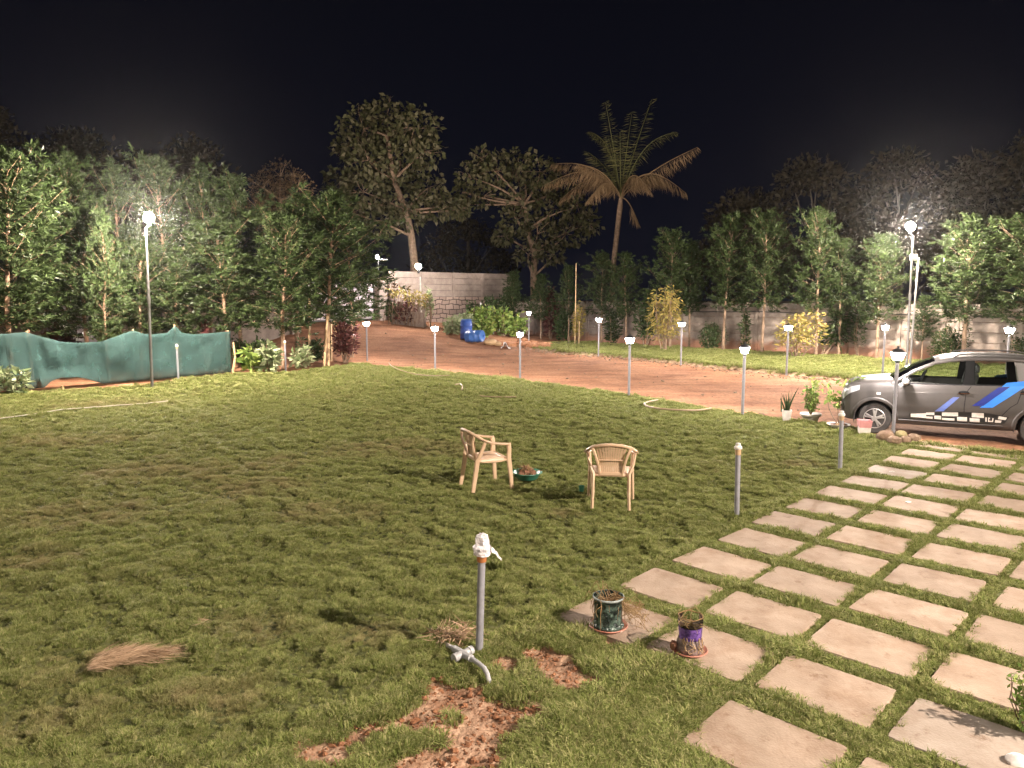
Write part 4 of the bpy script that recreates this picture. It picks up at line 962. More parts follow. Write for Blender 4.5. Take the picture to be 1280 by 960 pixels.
# coconut palm
def palm():
    Y_ = 47.0; b = at(764, 420, Y_); t = thing('coconut_palm', 'tall coconut palm with drooping tan fronds against the night sky', 'palm', (b[0], Y_, 0)); o = np.array([b[0], Y_, 0])
    tp = [np.array([0, 0, -.3])] + [at(x, y, Y_) - o for x, y in ((766, 345), (768, 320), (772, 285), (775, 258), (776, 248))]
    k = MB(); k.tube(tp, [.20, .17, .155, .15, .165, .12], 12)
    for i in range(40):
        u = i / 40; z = tp[1][2] + (tp[4][2] - tp[1][2]) * u; x = np.interp(z, [q[2] for q in tp], [q[0] for q in tp]); k.tube([(x, 0, z), (x, 0, z + .04)], .172 - .02 * u, 12)
    k.build('trunk', M['bark'], t)
    c = tp[-1]; rng = np.random.default_rng(6)
    fr = [  # tip px, depth offset, sag, dry, rise
        ((757, 128), -.6, .2, 0), ((815, 124), .8, .25, 0), ((738, 165), .5, 1.2, 0), ((845, 165), -.5, 1.2, 0), ((775, 165), -1.2, .1, 0), ((790, 140), 1.4, .2, 0), ((735, 190), 1.5, .5, 0),
        ((680, 232), -.8, 1.2, 1), ((690, 205), .8, .9, 1), ((858, 242), -.6, 1.3, 1), ((872, 184), .9, .35, 1), ((735, 250), -2.0, .9, 1), ((722, 205), -1.4, .6, 1), ((812, 238), -2.2, 1.1, 1), ((700, 250), 1.2, 1.2, 1), ((832, 228), 1.6, .9, 1), ((798, 278), .2, .35, 2), ((760, 170), 1.8, .3, 0)]
    for (px, dy, sag, dry) in fr:
        e = at(px[0], px[1], Y_ + dy * 1.3) - o; d = e - c; L = np.linalg.norm(d); P = []
        for u in np.linspace(0, 1, 15): P.append(c + d * u + np.array([0, 0, 1]) * sag * 1.3 * math.sin(math.pi * u ** .8) * .8)
        kk = MB(); kk.tube(P, list(np.linspace(.05, .012, 15)), 6); fo = kk.build('frond', M['frond_dry'] if dry else M['frond'], t)
        if dry == 2: n = 40
        else: n = 62 if dry == 0 else 90
        u = np.linspace(.14, 1, n) if dry != 2 else np.linspace(.55, 1, n)
        Pa = np.array(P); B = np.stack([np.interp(u, np.linspace(0, 1, 15), Pa[:, q]) for q in range(3)], -1)
        T = unit(np.gradient(B, axis=0)); S = unit(np.cross(T, np.tile([0, 0, 1.0], (n, 1)))); 
        V = []; Q = []; base = 0
        for sg in (-1, 1):
            dd = unit(S * sg * (.75 if dry == 0 else .45) + T * .45 + np.array([0, 0, -.50 if dry == 0 else -.95]) + rng.normal(0, .12, (n, 3)))
            ll = (.72 if dry == 0 else .95) * np.sin(np.clip(u * 2.6 + .35, 0, math.pi)) * .9 + .28; ll = ll * rng.uniform(.8, 1.15, n)
            v, q = leaf_quads(B, dd, unit(np.cross(dd, rng.normal(0, 1, (n, 3)))), ll, np.full(n, .032 if dry == 0 else .036), .12); V.append(v); Q.append(q + base); base += len(v)
        link('leaflets', np_mesh('leaflets', np.concatenate(V), np.concatenate(Q), M['frond_dry'] if dry else M['frond']), fo)
palm()
# dark trees far beyond the walls
def dark(label, lobes, base, Y_, seed, per=420, ll=.34, lw=.18): return lobed_tree('dark_tree', label, lobes, (base, 0), Y_, 'leaf_far', ll, lw, per, seed, 'dark trees beyond the walls', .22, [(base, 380), (base, 300)], droop=.1, shell=.4, bark='bark_unlit')
def auto(x0, x1, ytop, ybot, seed, n=12, r=(22, 36)):
    rg2 = random.Random(seed); out = []
    for i in range(n):
        u = (i + .5) / n; x = x0 + (x1 - x0) * u; env = math.sin(math.pi * min(max(u, .06), .94)) ** .55; rr = rg2.uniform(*r)
        out.append((x, ybot - (ybot - ytop) * env + rr, rr))
        out.append((x + rg2.uniform(-8, 8), ybot - (ybot - ytop) * env * rg2.uniform(.3, .75) + rr, rr))
    return out
dark('dark tall tree behind left row at the left picture edge', auto(-60, 30, 122, 300, 1, 6), -15, 44, 51)
dark('dark round tree behind the two tallest left row trees', auto(30, 155, 152, 300, 2, 8), 95, 46, 52)
dark('dark tree rising behind the left yard lamp', auto(130, 230, 185, 300, 3, 7), 180, 47, 53)
dark('dark pointed tree behind the narrow tree right of the left yard lamp', auto(190, 290, 165, 300, 4, 7), 240, 48, 54)
dark('dim low tree behind the stone wall and gate lamp', auto(525, 640, 268, 345, 5, 8, (14, 22)), 585, 56, 55, 500)
dark('dim dark tree behind the concrete wall, right of the palm', auto(880, 985, 228, 345, 6, 7), 930, 48, 56)
dark('large dark tree behind the tallest right row tree', auto(950, 1080, 188, 340, 7, 8), 1015, 47, 57)
dark('large dark tree behind the right yard lamp', auto(1060, 1190, 180, 340, 8, 8), 1125, 46, 58)
dark('dark tree behind the bright bushy tree right of the lamp', auto(1170, 1270, 185, 340, 9, 7), 1220, 44, 59)
dark('dark tall tree at the right picture edge above the car', auto(1250, 1360, 150, 340, 10, 7), 1300, 42, 60)

# ------------------------------------------------------------------ shrubs and small plants
def shrub(name, label, px, py, H, R, lf, n, ll, lw, seed, stems=5, cat='shrub', droop=.1, spread=.6, shape='round', z=None, z0=.12, Yy=None, group=None, lean=(0, 0)):
    g_ = G(px, py) if Yy is None else at(px, 420, Yy); rng = np.random.default_rng(seed)
    zz = (float(gz(g_[0], g_[1])) if z is None else z); t = thing(name, label, cat, (g_[0], g_[1], zz), 0, group); k = MB(); C = []; O = []
    for i in range(stems):
        a = rng.uniform(0, 6.28); rr = R * rng.uniform(.1, .8) * (i > 0); top = np.array([math.cos(a) * rr + lean[0] * H, math.sin(a) * rr + lean[1] * H, H * rng.uniform(.7, 1.0)]); b = np.array([math.cos(a) * rr * .2, math.sin(a) * rr * .2, -.05])
        limb_tubes(k, b, top, .018 + .006 * H, .006, rng, .06)
        m = n // stems; u = z0 + (1 - z0) * rng.random(m); w = R * (.38 if shape == 'round' else .28) * np.sin(np.clip(u * math.pi, .35, 3.0))
        ph = rng.uniform(0, 6.28, m); cc = b + (top - b) * u[:, None] + np.stack([np.cos(ph) * w, np.sin(ph) * w, rng.normal(0, .06 * H, m)], -1) * rng.uniform(.4, 1.2, m)[:, None]
        C.append(cc); O.append(np.stack([np.cos(ph), np.sin(ph), np.full(m, .4)], -1))
    C = np.concatenate(C); C[:, 2] = np.maximum(C[:, 2], .03); O = np.concatenate(O)
    k.build('stems', M['bark'], t); link('foliage', leaves_mesh('foliage', C, O, ll, lw, M[lf], rng, spread, droop, .35), t); return t
def wshrub(name, label, px, off, *a, **kw):
    p = wall_at(px, off); kw['Yy'] = p[1]; kw['z'] = .04; return shrub(name, label, px, 0, *a, **kw)
wshrub('yellow_tree', 'young tree with drooping yellow orange leaves beside a verge lantern', 830, 3.6, 3.1, 1.15, 'leaf_yellow', 900, .24, .07, 71, 7, 'tree', .8, .5, 'round', z0=.30)
wshrub('yellow_shrub', 'low yellow leaved shrub glowing behind a verge lantern', 996, 3.2, 2.0, 1.3, 'leaf_yellow', 800, .20, .07, 72, 6, 'shrub', .6, .5, z0=.35)
wshrub('round_shrub', 'round clipped dark shrub on the verge by the concrete wall', 888, 1.6, 1.25, .85, 'leaf_dark', 2200, .10, .05, 73, 9, z0=.05)
wshrub('round_shrub', 'leafy green bush above the car bonnet, left of the forked tree', 1183, 1.6, 1.5, .95, 'leaf', 2200, .10, .05, 74, 9, z0=.05)
wshrub('round_shrub', 'small bush behind the lantern at the right picture edge', 1283, 1.6, 1.35, .7, 'leaf', 1200, .10, .05, 75, 7, z0=.05)
wshrub('leaning_sapling', 'leaning sapling with long drooping leaves against the concrete wall', 1030, 1.1, 2.1, .7, 'leaf', 420, .34, .085, 76, 5, 'sapling', .7, .5, z0=.4, lean=(.45, -.1))
wshrub('wispy_sapling', 'thin dark sapling between round shrub and straight trunk', 932, 1.0, 2.2, .55, 'leaf_dark', 320, .20, .06, 77, 3, 'sapling', .2, .6, 'tall', z0=.2)
wshrub('wispy_sapling', 'thin dark sapling with sparse twigs left of the bright lamp tree', 1075, .8, 2.2, .6, 'leaf_dark', 260, .18, .05, 78, 3, 'sapling', .2, .6, 'tall', z0=.3)
wshrub('maroon_shrub', 'tall maroon leaved shrub against the pale far end of the wall', 688, 1.6, 3.0, .75, 'leaf_red', 700, .24, .11, 79, 5, z0=.25)
wshrub('leafy_sapling', 'leafy sapling between the maroon shrub and staked yellow sapling', 704, 1.8, 2.0, .75, 'leaf_dark', 700, .22, .09, 80, 5, 'sapling', z0=.15)
wshrub('yellow_sapling', 'small yellowish sapling tied to bamboo stakes on the verge', 722, 3.0, 2.1, .45, 'leaf_yellow', 420, .18, .06, 81, 3, 'sapling', .3, .5, 'tall', z0=.3)
wshrub('leafy_sapling', 'leafy sapling on the verge behind the lantern before the saplings', 765, 1.5, 2.2, .75, 'leaf', 800, .2, .08, 82, 5, 'sapling', z0=.1)
wshrub('leafy_sapling', 'dark leafy sapling left of the yellow leaved tree', 808, 1.8, 3.0, .8, 'leaf_dark', 900, .22, .09, 83, 5, 'sapling', z0=.25)
for px, off, h, lb in ((719, 3.2, 4.2, 'long bamboo stake rising above the yellowish sapling'), (724, 3.4, 1.2, 'short bamboo stake beside the yellowish sapling')):
    p = wall_at(px, off); tag(MB().tube([(0, 0, -.1), (.02, 0, h)], [.03, .02], 8).build('bamboo_stake', M['bamboo'], None, True, (p[0], p[1], .04)), lb, 'stake')
# under the left trees
shrub('croton_shrub', 'yellow green spotted leaf shrub left of the unlit grey post', 337, 463, .95, .55, 'leaf_pale', 260, .30, .14, 91, 7, droop=.4)
shrub('croton_shrub', 'low yellow green plant with bright leaf at end of the net', 316, 464, .85, .42, 'leaf_bright', 160, .30, .13, 92, 5, droop=.4)
shrub('croton_shrub', 'low yellow green spotted leaf shrub right of the unlit grey post', 378, 458, .75, .55, 'leaf_pale', 240, .26, .12, 93, 7, droop=.4)
shrub('leafy_plant', 'pale leafy plant in front of the left end of the net', 14, 492, .75, .50, 'leaf_pale', 260, .22, .10, 94, 6, 'plant', .4)
shrub('maroon_shrub', 'dark maroon shrub at the edge of the drive left of the farthest lantern', 431, 452, 1.55, .62, 'leaf_red', 700, .22, .09, 95, 7, z0=.3)
shrub('maroon_shrub', 'maroon leaved shrub showing above the dip of the net', 72, 462, 1.75, .75, 'leaf_red', 420, .26, .12, 96, 5, z0=.35, Yy=25.5, z=0)
shrub('yellow_shrub', 'yellow leaved shrub peeping above the net before the whitewashed wall', 132, 462, 1.7, .55, 'leaf_bright', 300, .22, .10, 97, 5, z0=.4, Yy=25.8, z=0)
for i, (px, Y_, lb) in enumerate(((305, 28.2, 'dark low hedge plant beside the end of the net'), (328, 28.8, 'dark low plant behind the yellow green shrubs'), (392, 29.5, 'dark low plant behind the bamboo props'))):
    shrub('dark_shrub', lb, px, 455, .95, .75, 'leaf_dark', 900, .14, .07, 98 + i, 7, Yy=Y_, group='dark plants beneath the left trees')
shrub('red_leaf_plant', 'maroon tuft showing above the right half of the net', 256, 460, 1.75, .32, 'leaf_red', 160, .2, .09, 103, 4, 'plant', .5, z0=.65, Yy=26.3, z=0)
for px, b, top, lb in ((386, 452, (386, 360), 'upright bamboo prop at the middle of the left trees'), (405, 456, (409, 395), 'leaning bamboo prop in front of the dense tree'), (411, 454, (410, 400), 'dark wooden prop right of the leaning bamboo'), (414, 449, (413, 405), 'short wooden prop before the maroon drive shrub'), (419, 420, (416, 395), 'far leaning bamboo prop below the gate')):
    g_ = G(px, b) if b > 430 else at(px, b, 34.0); e = at(top[0], top[1], g_[1]); z = 0 if b > 430 else g_[2]
    tag(MB().tube([(0, 0, -.1), (e[0] - g_[0], .1, e[2] - z)], [.05, .04], 8).build('bamboo_prop', M['bamboo'], None, True, (g_[0], g_[1], z)), lb, 'prop')
# beds by the gate
shrub('flowering_shrub', 'red flowered leafy shrub at the foot of the creeper pillar', 510, 0, 1.35, .95, 'leaf_red', 500, .22, .10, 110, 7, Yy=39.6)
shrub('dark_shrub', 'dark green shrub at the foot of the gate lamp post', 497, 0, 1.1, .7, 'leaf_dark', 700, .18, .08, 111, 6, Yy=39.9)
shrub('pale_shrub', 'small pale leafed plant right of the gate lamp post', 538, 0, 1.9, .45, 'leaf_pale', 200, .22, .10, 112, 4, Yy=39.4, z0=.4)
for i, (px, Y_, h, r, lf, lb) in enumerate(((566, 38.0, .85, .8, 'leaf_pale', 'pale leafy vegetable plant at the left end of the bed'), (580, 39.2, .95, .85, 'leaf_pale', 'pale leafy vegetable plant behind the standing blue drum'), (596, 40.0, 1.35, .9, 'leaf_bright', 'yellow green vegetable plant at the middle of the bed'), (612, 40.2, 1.35, .95, 'leaf_bright', 'bright vegetable plant right of the middle of the bed'), (630, 40.0, 1.35, .95, 'leaf_bright', 'bright vegetable plant before the corner tree'), (646, 40.4, 1.2, .85, 'leaf_bright', 'bright vegetable plant at the right end of the bed'), (603, 38.6, .8, .7, 'leaf_bright', 'low bright vegetable plant behind the lying blue drum'))):
    shrub('vegetable_plant', lb, px, 0, h, r, lf, 420, .26, .13, 120 + i, 7, 'plant', .3, Yy=Y_, group='vegetable plants in the bed by the stone wall')
for px, h, lb in ((601, 2.0, 'grey stake in the vegetable bed behind the drums'), (617, 1.7, 'shorter grey stake in the vegetable bed')):
    p = at(px, 420, 40.6); tag(MB().tube([(0, 0, -.1), (0, 0, h)], .04, 8).build('garden_stake', M['pvc'], None, True, (p[0], p[1], .2)), lb, 'stake')
# climbers on the masonry and the dry creeper over the pillars
def climber(name, label, lobes, Y_, lf, per, ll, lw, seed, dr=.4):
    rng = np.random.default_rng(seed); b = at(lobes[0][0], lobes[0][1], Y_); t = thing(name, label, 'creeper', (b[0], Y_, 0)); o = np.array([b[0], Y_, 0])
    L = [(at(px, py, Y_ - .0) - o, r * Y_ / F, (r / 12) ** 2) for px, py, r in lobes]; C, O = lobes_cloud(L, per, rng, .2); k = MB()
    for c, r, _ in L:
        for q in range(4): limb_tubes(k, np.array([c[0] + rng.normal(0, .3), c[1] + .2, max(.3, c[2] - 1.8)]), c + rng.normal(0, r * .5, 3), .02, .006, rng, .08)
    k.build('stems', M['bark'], t); link('foliage', leaves_mesh('foliage', C, O, ll, lw, M[lf], rng, .8, dr, .3), t); return t
climber('dry_creeper', 'dry creeper draped along the low wall under the gate lamp', [(490, 366, 7), (500, 366, 7), (510, 368, 8), (520, 369, 8), (529, 371, 8), (514, 378, 4), (528, 380, 6)], 39.2, 'leaf_yellow', 110, .22, .09, 130, .7)
climber('dark_creeper', 'dark creeper on the upper edge of the low wall by the gate pillar', [(488, 360, 6), (498, 361, 6), (508, 363, 5)], 39.8, 'leaf_brown', 120, .2, .1, 131, .3)
climber('wall_creeper', 'dark leafy climber covering the right part of the stone wall', [(590, 384, 9), (603, 388, 11), (618, 384, 12), (632, 380, 12), (612, 376, 8), (598, 396, 8), (640, 365, 12), (636, 392, 9)], 42.6, 'leaf_dark', 230, .2, .1, 132, .4)
k = MB(); a_ = at(489, 400, 39.6); b_ = at(530, 400, 39.0)
lwb = MB(); d_ = np.array([b_[0] - a_[0], b_[1] - a_[1]]); L_ = np.linalg.norm(d_)
lwb.box((L_ / 2, 0, .55), (L_, .3, 1.2), bev=.02); 
o = lwb.build('garden_wall', M['render_wall'], None, True, (a_[0], a_[1] + .3, .55), math.atan2(d_[1], d_[0])); tag(o, 'low rendered garden wall behind the flowering shrub', 'wall')
# ------------------------------------------------------------------ parked car (s: front to rear, y: away from the viewer, z: up)
CD = np.array([.89, -.456]); CD = CD / np.linalg.norm(CD); CN = np.array([-CD[1], CD[0]])
_w = G(1092, 540)[:2]; CO = _w - .72 * CD + .70 * CN
car = thing('parked_car', 'dark grey hatchback with blue stripes and chequered band on its side', 'car', (CO[0], CO[1], -.02), math.atan2(CD[1], CD[0]))
ks = [.12, .145, .20, .29, .44, .70, 1.0, 1.3, 2.0, 3.13, 3.48, 3.68, 3.77, 3.81]
kw = [.46, .57, .66, .715, .75, .778, .785, .788, .79, .785, .755, .71, .64, .54]
kzt = [.66, .74, .815, .875, .915, .945, .965, .972, .985, 1.02, 1.035, 1.03, .98, .80]
kzc = [.70, .80, .89, .945, .985, 1.02, 1.055, 1.06, 1.0, 1.03, 1.04, 1.03, .98, .80]
kzb = [.34, .28, .25, .235, .23, .22, .215, .215, .215, .22, .25, .30, .34, .40]
fi = lambda s, k: float(np.interp(s, ks, k))
secf = [(0.0, .90, 0), (.06, .955, 0), (.18, .985, 0), (.36, .998, 0), (.50, 1.0, 0), (.66, .992, 0), (.80, .978, 0), (.92, .955, 0), (1.0, .925, 0)]
def side_y(s, z):
    zb = fi(s, kzb); zt = fi(s, kzt); f = (z - zb) / (zt - zb); f = min(max(f, 0), 1)
    g_ = float(np.interp(f, [q[0] for q in secf], [q[1] for q in secf]))
    if .8 < s < 3.0: g_ -= .012 * math.exp(-((z - .46) / .07) ** 2)       # scooped lower doors
    return fi(s, kw) * g_
def car_px(px, py, prd=.004):
    """point of the car's near side seen at a pixel -> (s, z)"""
    r = ray(px, py); o = np.array([0, 0, CAMH]); y = -.78
    for _ in range(6):
        # plane: dot(p - CO, CN) = y
        t = (y - np.dot(o[:2] - CO, CN)) / np.dot(r[:2], CN); p = o + r * t
        s = np.dot(p[:2] - CO, CD); z = p[2] + .02; y = -side_y(s, z)
    return s, z
WS = [.72, 3.27]; WR = .288; AR = .345
st = np.unique(np.round(np.concatenate([np.linspace(.12, .5, 22), np.linspace(.5, 3.81, 113)]), 4)); fr_ = np.unique(np.concatenate([np.linspace(0, 1, 27)]))
body = MB()
for sg in (-1, 1):
    P = []
    for s in st:
        zb, zt, zc, w = fi(s, kzb), fi(s, kzt), fi(s, kzc), fi(s, kw); row = [(s, 0, zb + .04), (s, sg * w * .6, zb + .02)]
        for f in fr_: z = zb + (zt - zb) * f; row.append((s, sg * side_y(s, z), z))
        for a, b in ((.86, .35), (.72, .70), (.5, .9), (.25, .98), (0, 1)): row.append((s, sg * w * a, zt + (zc - zt) * b + .004))
        P.append(row)
    m_, n_ = len(P), len(P[0]); vs = [p for r in P for p in r]; fs = []
    for i in range(m_ - 1):
        for j in range(n_ - 1):
            q = (i * n_ + j, i * n_ + j + 1, (i + 1) * n_ + j + 1, (i + 1) * n_ + j); c = np.mean([vs[v] for v in q], 0)
            if abs(c[1]) > .42 and any(math.hypot(c[0] - a, c[2] - WR) < AR for a in WS): continue
            if 1.02 < c[0] < 3.4 and abs(c[1]) < .70 and c[2] > .95: continue     # cabin is open
            fs.append(q if sg < 0 else q[::-1])
    body.add(vs, fs)
    for s in (st[0], st[-1]):     # nose and tail
        i = 0 if s == st[0] else m_ - 1; row = [vs[i * n_ + j] for j in range(n_)]; body.add(row, [tuple(range(n_))])
body.build('body', M['paint'], car, True, angle=50)
# wheel wells, arches, sills
k = MB()
for a in WS:
    for sg in (-1, 1):
        P = []
        for q in np.linspace(-.25, math.pi + .25, 22): P.append([(a + math.cos(q) * (AR + .02), sg * .76, WR + math.sin(q) * (AR + .02)), (a + math.cos(q) * (AR + .02), sg * .42, WR + math.sin(q) * (AR + .02))])
        k.grid(P)
        k.add([(a + math.cos(q) * (AR + .02), sg * .42, WR + math.sin(q) * (AR + .02)) for q in np.linspace(-.25, math.pi + .25, 22)], [tuple(range(22))])
k.box((1.85, 0, .30), (3.0, 1.3, .1)); k.build('wheel_wells', M['black'], car)
for a in WS:
    for sg in (-1, 1):
        P = []
        for q in np.linspace(-.12, math.pi + .12, 26):
            row = []
            for rr, yo in ((AR - .006, .006), (AR + .006, .016), (AR + .045, .016), (AR + .062, .002)):
                s = a + math.cos(q) * rr; z = max(.20, WR + math.sin(q) * rr); row.append((s, sg * (max(side_y(s, z), .70) + yo), z))
            P.append(row)
        MB().grid(P).build('wheel_arch', M['paint'], car)
for sg in (-1, 1):
    P = []
    for s in np.linspace(1.12, 2.74, 20): P.append([(s, sg * (side_y(s, z) + o_), z) for z, o_ in ((.215, .0), (.225, .018), (.30, .018), (.315, .0))])
    MB().grid(P).build('sill_cladding', M['cladding'], car)
P = []
for y in np.linspace(-.5, .5, 15): P.append([(.105 + .12 * (abs(y) / .5) ** 3, y, z) for z in (.33, .42, .52)])
MB().grid(P).build('bumper_intake', M['black'], car)
P = []
for y in np.linspace(-.42, .42, 15): P.append([(.11 + .06 * (abs(y) / .5) ** 2 + .06 * (z - .6) / .2, y, z) for z in (.60, .66, .74)])
MB().grid(P).build('grille', M['black'], car)
for sg in (-1, 1):      # headlights wrap the corner
    P = []
    for s in np.linspace(.135, .44, 12):
        zt = fi(s, kzt); P.append([(s, sg * (side_y(s, z) + .006), z) for z in np.linspace(zt - .19 + .20 * s, zt - .015, 5)])
    MB().grid(P).build('headlight', M['headlight'], car)
    MB().lathe([(.0, 0), (.035, 0), (.032, .012), (0, .016)], (.16, sg * .585, .46), 12, 'X').build('fog_lamp', M['headlight'], car)
    P = [[(s, sg * (side_y(s, z) + .006), z) for z in (.745, .765, .785)] for s in (.735, .77, .80)]
    MB().grid(P).build('side_indicator', M['white_decal'], car)
# wheels
for a in WS:
    for sg in (-1, 1):
        wh = MB().lathe([(.185, -.08), (.265, -.088), (.284, -.07), (WR, -.045), (WR, .045), (.284, .07), (.265, .088), (.185, .08)], (0, 0, 0), 36, 'Y').build('wheel', M['tyre'], car, True, (a, sg * .665, WR))
        r = MB(); so = sg * .082
        r.lathe([(.186, so - sg * .10), (.188, so), (.178, so + sg * .006), (.166, so - sg * .01), (.160, so - sg * .06)], (0, 0, 0), 36, 'Y', cap=False)
        for q in range(5):
            an = q * 2 * math.pi / 5 + .3
            for da in (-.16, .16):
                p0 = (math.cos(an) * .04, so - sg * .012, math.sin(an) * .04); p1 = (math.cos(an + da) * .165, so - sg * .008, math.sin(an + da) * .165)
                r.tube([p0, p1], [.026, .019], 6, flat=1.0)
        r.lathe([(.0, so + sg * .004), (.05, so + sg * .002), (.055, so - sg * .02)], (0, 0, 0), 18, 'Y'); r.build('rim', M['alloy'], wh)
        MB().lathe([(0, so - sg * .07), (.165, so - sg * .07)], (0, 0, 0), 24, 'Y').build('brake_drum', M['black_metal'], wh)
# cabin: roof, pillars, glass
rs = [1.66, 1.80, 2.0, 2.3, 2.7, 3.0, 3.25, 3.42, 3.50]; rzc = [1.415, 1.46, 1.495, 1.518, 1.522, 1.508, 1.48, 1.44, 1.39]; rye = [.555, .565, .575, .58, .58, .575, .565, .55, .53]
P = []; P2 = []
for s, zc, ye in zip(rs, rzc, rye):
    P.append([(s, y * ye, zc - .055 * abs(y) ** 2.6) for y in np.linspace(-1, 1, 15)])
roof = MB().grid([[(a, b, c) for a, b, c in r[::-1]] for r in P]).build('roof', M['paint'], car); so_ = roof.modifiers.new('thick', 'SOLIDIFY'); so_.thickness = .03; so_.offset = 0
redge = lambda s: (float(np.interp(s, rs, rye)), float(np.interp(s, rs, rzc)) - .055)
belt = lambda s: (fi(s, kw) * .925 - .012, fi(s, kzt))
for sg in (-1, 1):
    y0, z0 = belt(1.0); ye, ze = redge(1.66)
    MB().tube([(.98, sg * y0, z0 - .01), (1.32, sg * (y0 + ye) / 2 + sg * .03, (z0 + ze) / 2 + .035), (1.66, sg * ye, ze), (1.95, sg * redge(1.95)[0], redge(1.95)[1] - .005)], [.036, .034, .034, .03], 8).build('windscreen_pillar', M['paint'], car)
    MB().tube([(s, sg * redge(s)[0], redge(s)[1] - .012) for s in np.linspace(1.7, 3.5, 12)], .030, 8).build('roof_side', M['paint'], car)
    # door frame pillar (black) and rear quarter
    def strip(s0, s1, top0, top1, name, m, thick=.02):
        a0, b0 = belt(s0), belt(s1); c0_, c1_ = redge(top0), redge(top1)
        vs = []
        for t_ in (0, thick): vs += [(s0, sg * (a0[0] - t_), a0[1] - .02), (s1, sg * (b0[0] - t_), b0[1] - .02), (top1, sg * (c1_[0] - t_), c1_[1] - .01), (top0, sg * (c0_[0] - t_), c0_[1] - .01)]
        MB().add(vs, [(0, 1, 2, 3), (7, 6, 5, 4), (0, 4, 5, 1), (1, 5, 6, 2), (2, 6, 7, 3), (3, 7, 4, 0)]).build(name, m, car, False)
    strip(2.10, 2.30, 2.14, 2.27, 'door_pillar', M['pillar_black'], .03)
    strip(2.93, 3.56, 2.86, 3.46, 'rear_quarter', M['paint'], .03)
    # waist rubber
    MB().tube([(s, sg * (belt(s)[0] + .006), belt(s)[1] + .004) for s in np.linspace(1.05, 2.95, 14)], .012, 6).build('window_seal', M['black'], car)
    for nm, s0, s1, t0, t1 in (('front_window', 1.02, 2.12, 1.67, 2.15), ('rear_window', 2.28, 2.95, 2.26, 2.88)):
        P = []
        for u in np.linspace(0, 1, 12):
            s = s0 + (s1 - s0) * u; t_ = t0 + (t1 - t0) * u; a, c = belt(s), redge(t_)
            P.append([(s + (t_ - s) * v, sg * (a[0] + (c[0] - a[0]) * v - .012 + .012 * math.sin(math.pi * v)), a[1] + (c[1] - a[1]) * v) for v in np.linspace(0, 1, 5)])
        MB().grid(P).build('side_window', M['car_glass'], car)
    # roof rail
    MB().tube([(1.95, sg * .545, redge(1.95)[1] + .03), (2.02, sg * .545, redge(2.02)[1] + .075)] + [(s, sg * .545, redge(s)[1] + .082) for s in np.linspace(2.1, 3.2, 8)] + [(3.3, sg * .54, redge(3.3)[1] + .03)], .014, 8).build('roof_rail', M['cladding'], car)
    mr = MB(); mr.box((1.20, sg * .87, 1.02), (.12, .20, .13), bev=.04); mo = mr.build('door_mirror', M['mirror_cap'], car)
    MB().box((1.225, sg * .80, .975), (.10, .17, .05), bev=.02).box((1.27, sg * .87, 1.02), (.012, .17, .10)).build('mirror_base', M['black'], mo)
def ws(u, v):
    y = (v * 2 - 1); sb = .93 + .10 * y * y; st_ = 1.62 + .05 * y * y; zb_ = 1.055 - .05 * y * y; zt_ = 1.42 - .04 * y * y
    return (sb + (st_ - sb) * u, y * (.73 + (.55 - .73) * u), zb_ + (zt_ - zb_) * u + .025 * math.sin(math.pi * u))
MB().grid([[ws(u, v) for v in np.linspace(0, 1, 11)] for u in np.linspace(0, 1, 7)]).build('windscreen', M['car_glass'], car)
MB().grid([[(3.62 - .14 * u, (v * 2 - 1) * (.64 - .12 * u), 1.04 + .32 * u) for v in np.linspace(0, 1, 9)] for u in np.linspace(0, 1, 5)]).build('rear_screen', M['car_glass'], car)
# interior
k = MB(); k.box((1.18, 0, .86), (.30, 1.36, .24), bev=.05); k.build('dashboard', M['black'], car)
for y in (-.34, .34):
    k = MB(); k.box((1.95, y, .62), (.50, .46, .20), bev=.06); k.box((2.24, y, .93), (.16, .44, .58), rot=Euler((0, .22, 0)), bev=.06); k.box((2.33, y, 1.26), (.09, .26, .18), bev=.04); k.build('front_seat', M['seat_fabric'], car)
k = MB(); k.box((2.85, 0, .66), (.45, 1.2, .18), bev=.06); k.box((3.12, 0, .95), (.16, 1.2, .5), rot=Euler((0, .25, 0)), bev=.06); k.build('rear_seat', M['seat_fabric'], car)
R_ = Matrix.Rotation(-1.1, 3, 'Y'); pts = [Vector((1.48, -.34 if False else .34, .98)) + R_ @ Vector((math.cos(q) * .18, math.sin(q) * .18, 0)) for q in np.linspace(0, 2 * math.pi, 25)]
MB().tube(pts, .016, 6).tube([(1.30, .34, .90), (1.48, .34, .98)], .025, 6).build('steering_wheel', M['black'], car)
# panel gaps, handles, decals on both sides
def side_strip(pts, wd, off):
    P = []
    for i, (s, z) in enumerate(pts):
        a = pts[max(i - 1, 0)]; b = pts[min(i + 1, len(pts) - 1)]; d = np.array([b[0] - a[0], b[1] - a[1]]); d = d / (np.linalg.norm(d) + 1e-9); n = np.array([-d[1], d[0]]) * wd / 2
        P.append([(s + n[0] * q, z + n[1] * q) for q in (-1, 1)])
    return P
def gap(pts, name='panel_gap', wd=.011, m='black', off=.003):
    fine = []
    for a, b in zip(pts[:-1], pts[1:]):
        for u in np.linspace(0, 1, 8, endpoint=False): fine.append((a[0] + (b[0] - a[0]) * u, a[1] + (b[1] - a[1]) * u))
    fine.append(pts[-1]); G2 = side_strip(fine, wd, off)
    for sg in (-1, 1): MB().grid([[(s, sg * (side_y(s, z) + off), z) for s, z in r] for r in G2]).build(name, M[m], car, False)
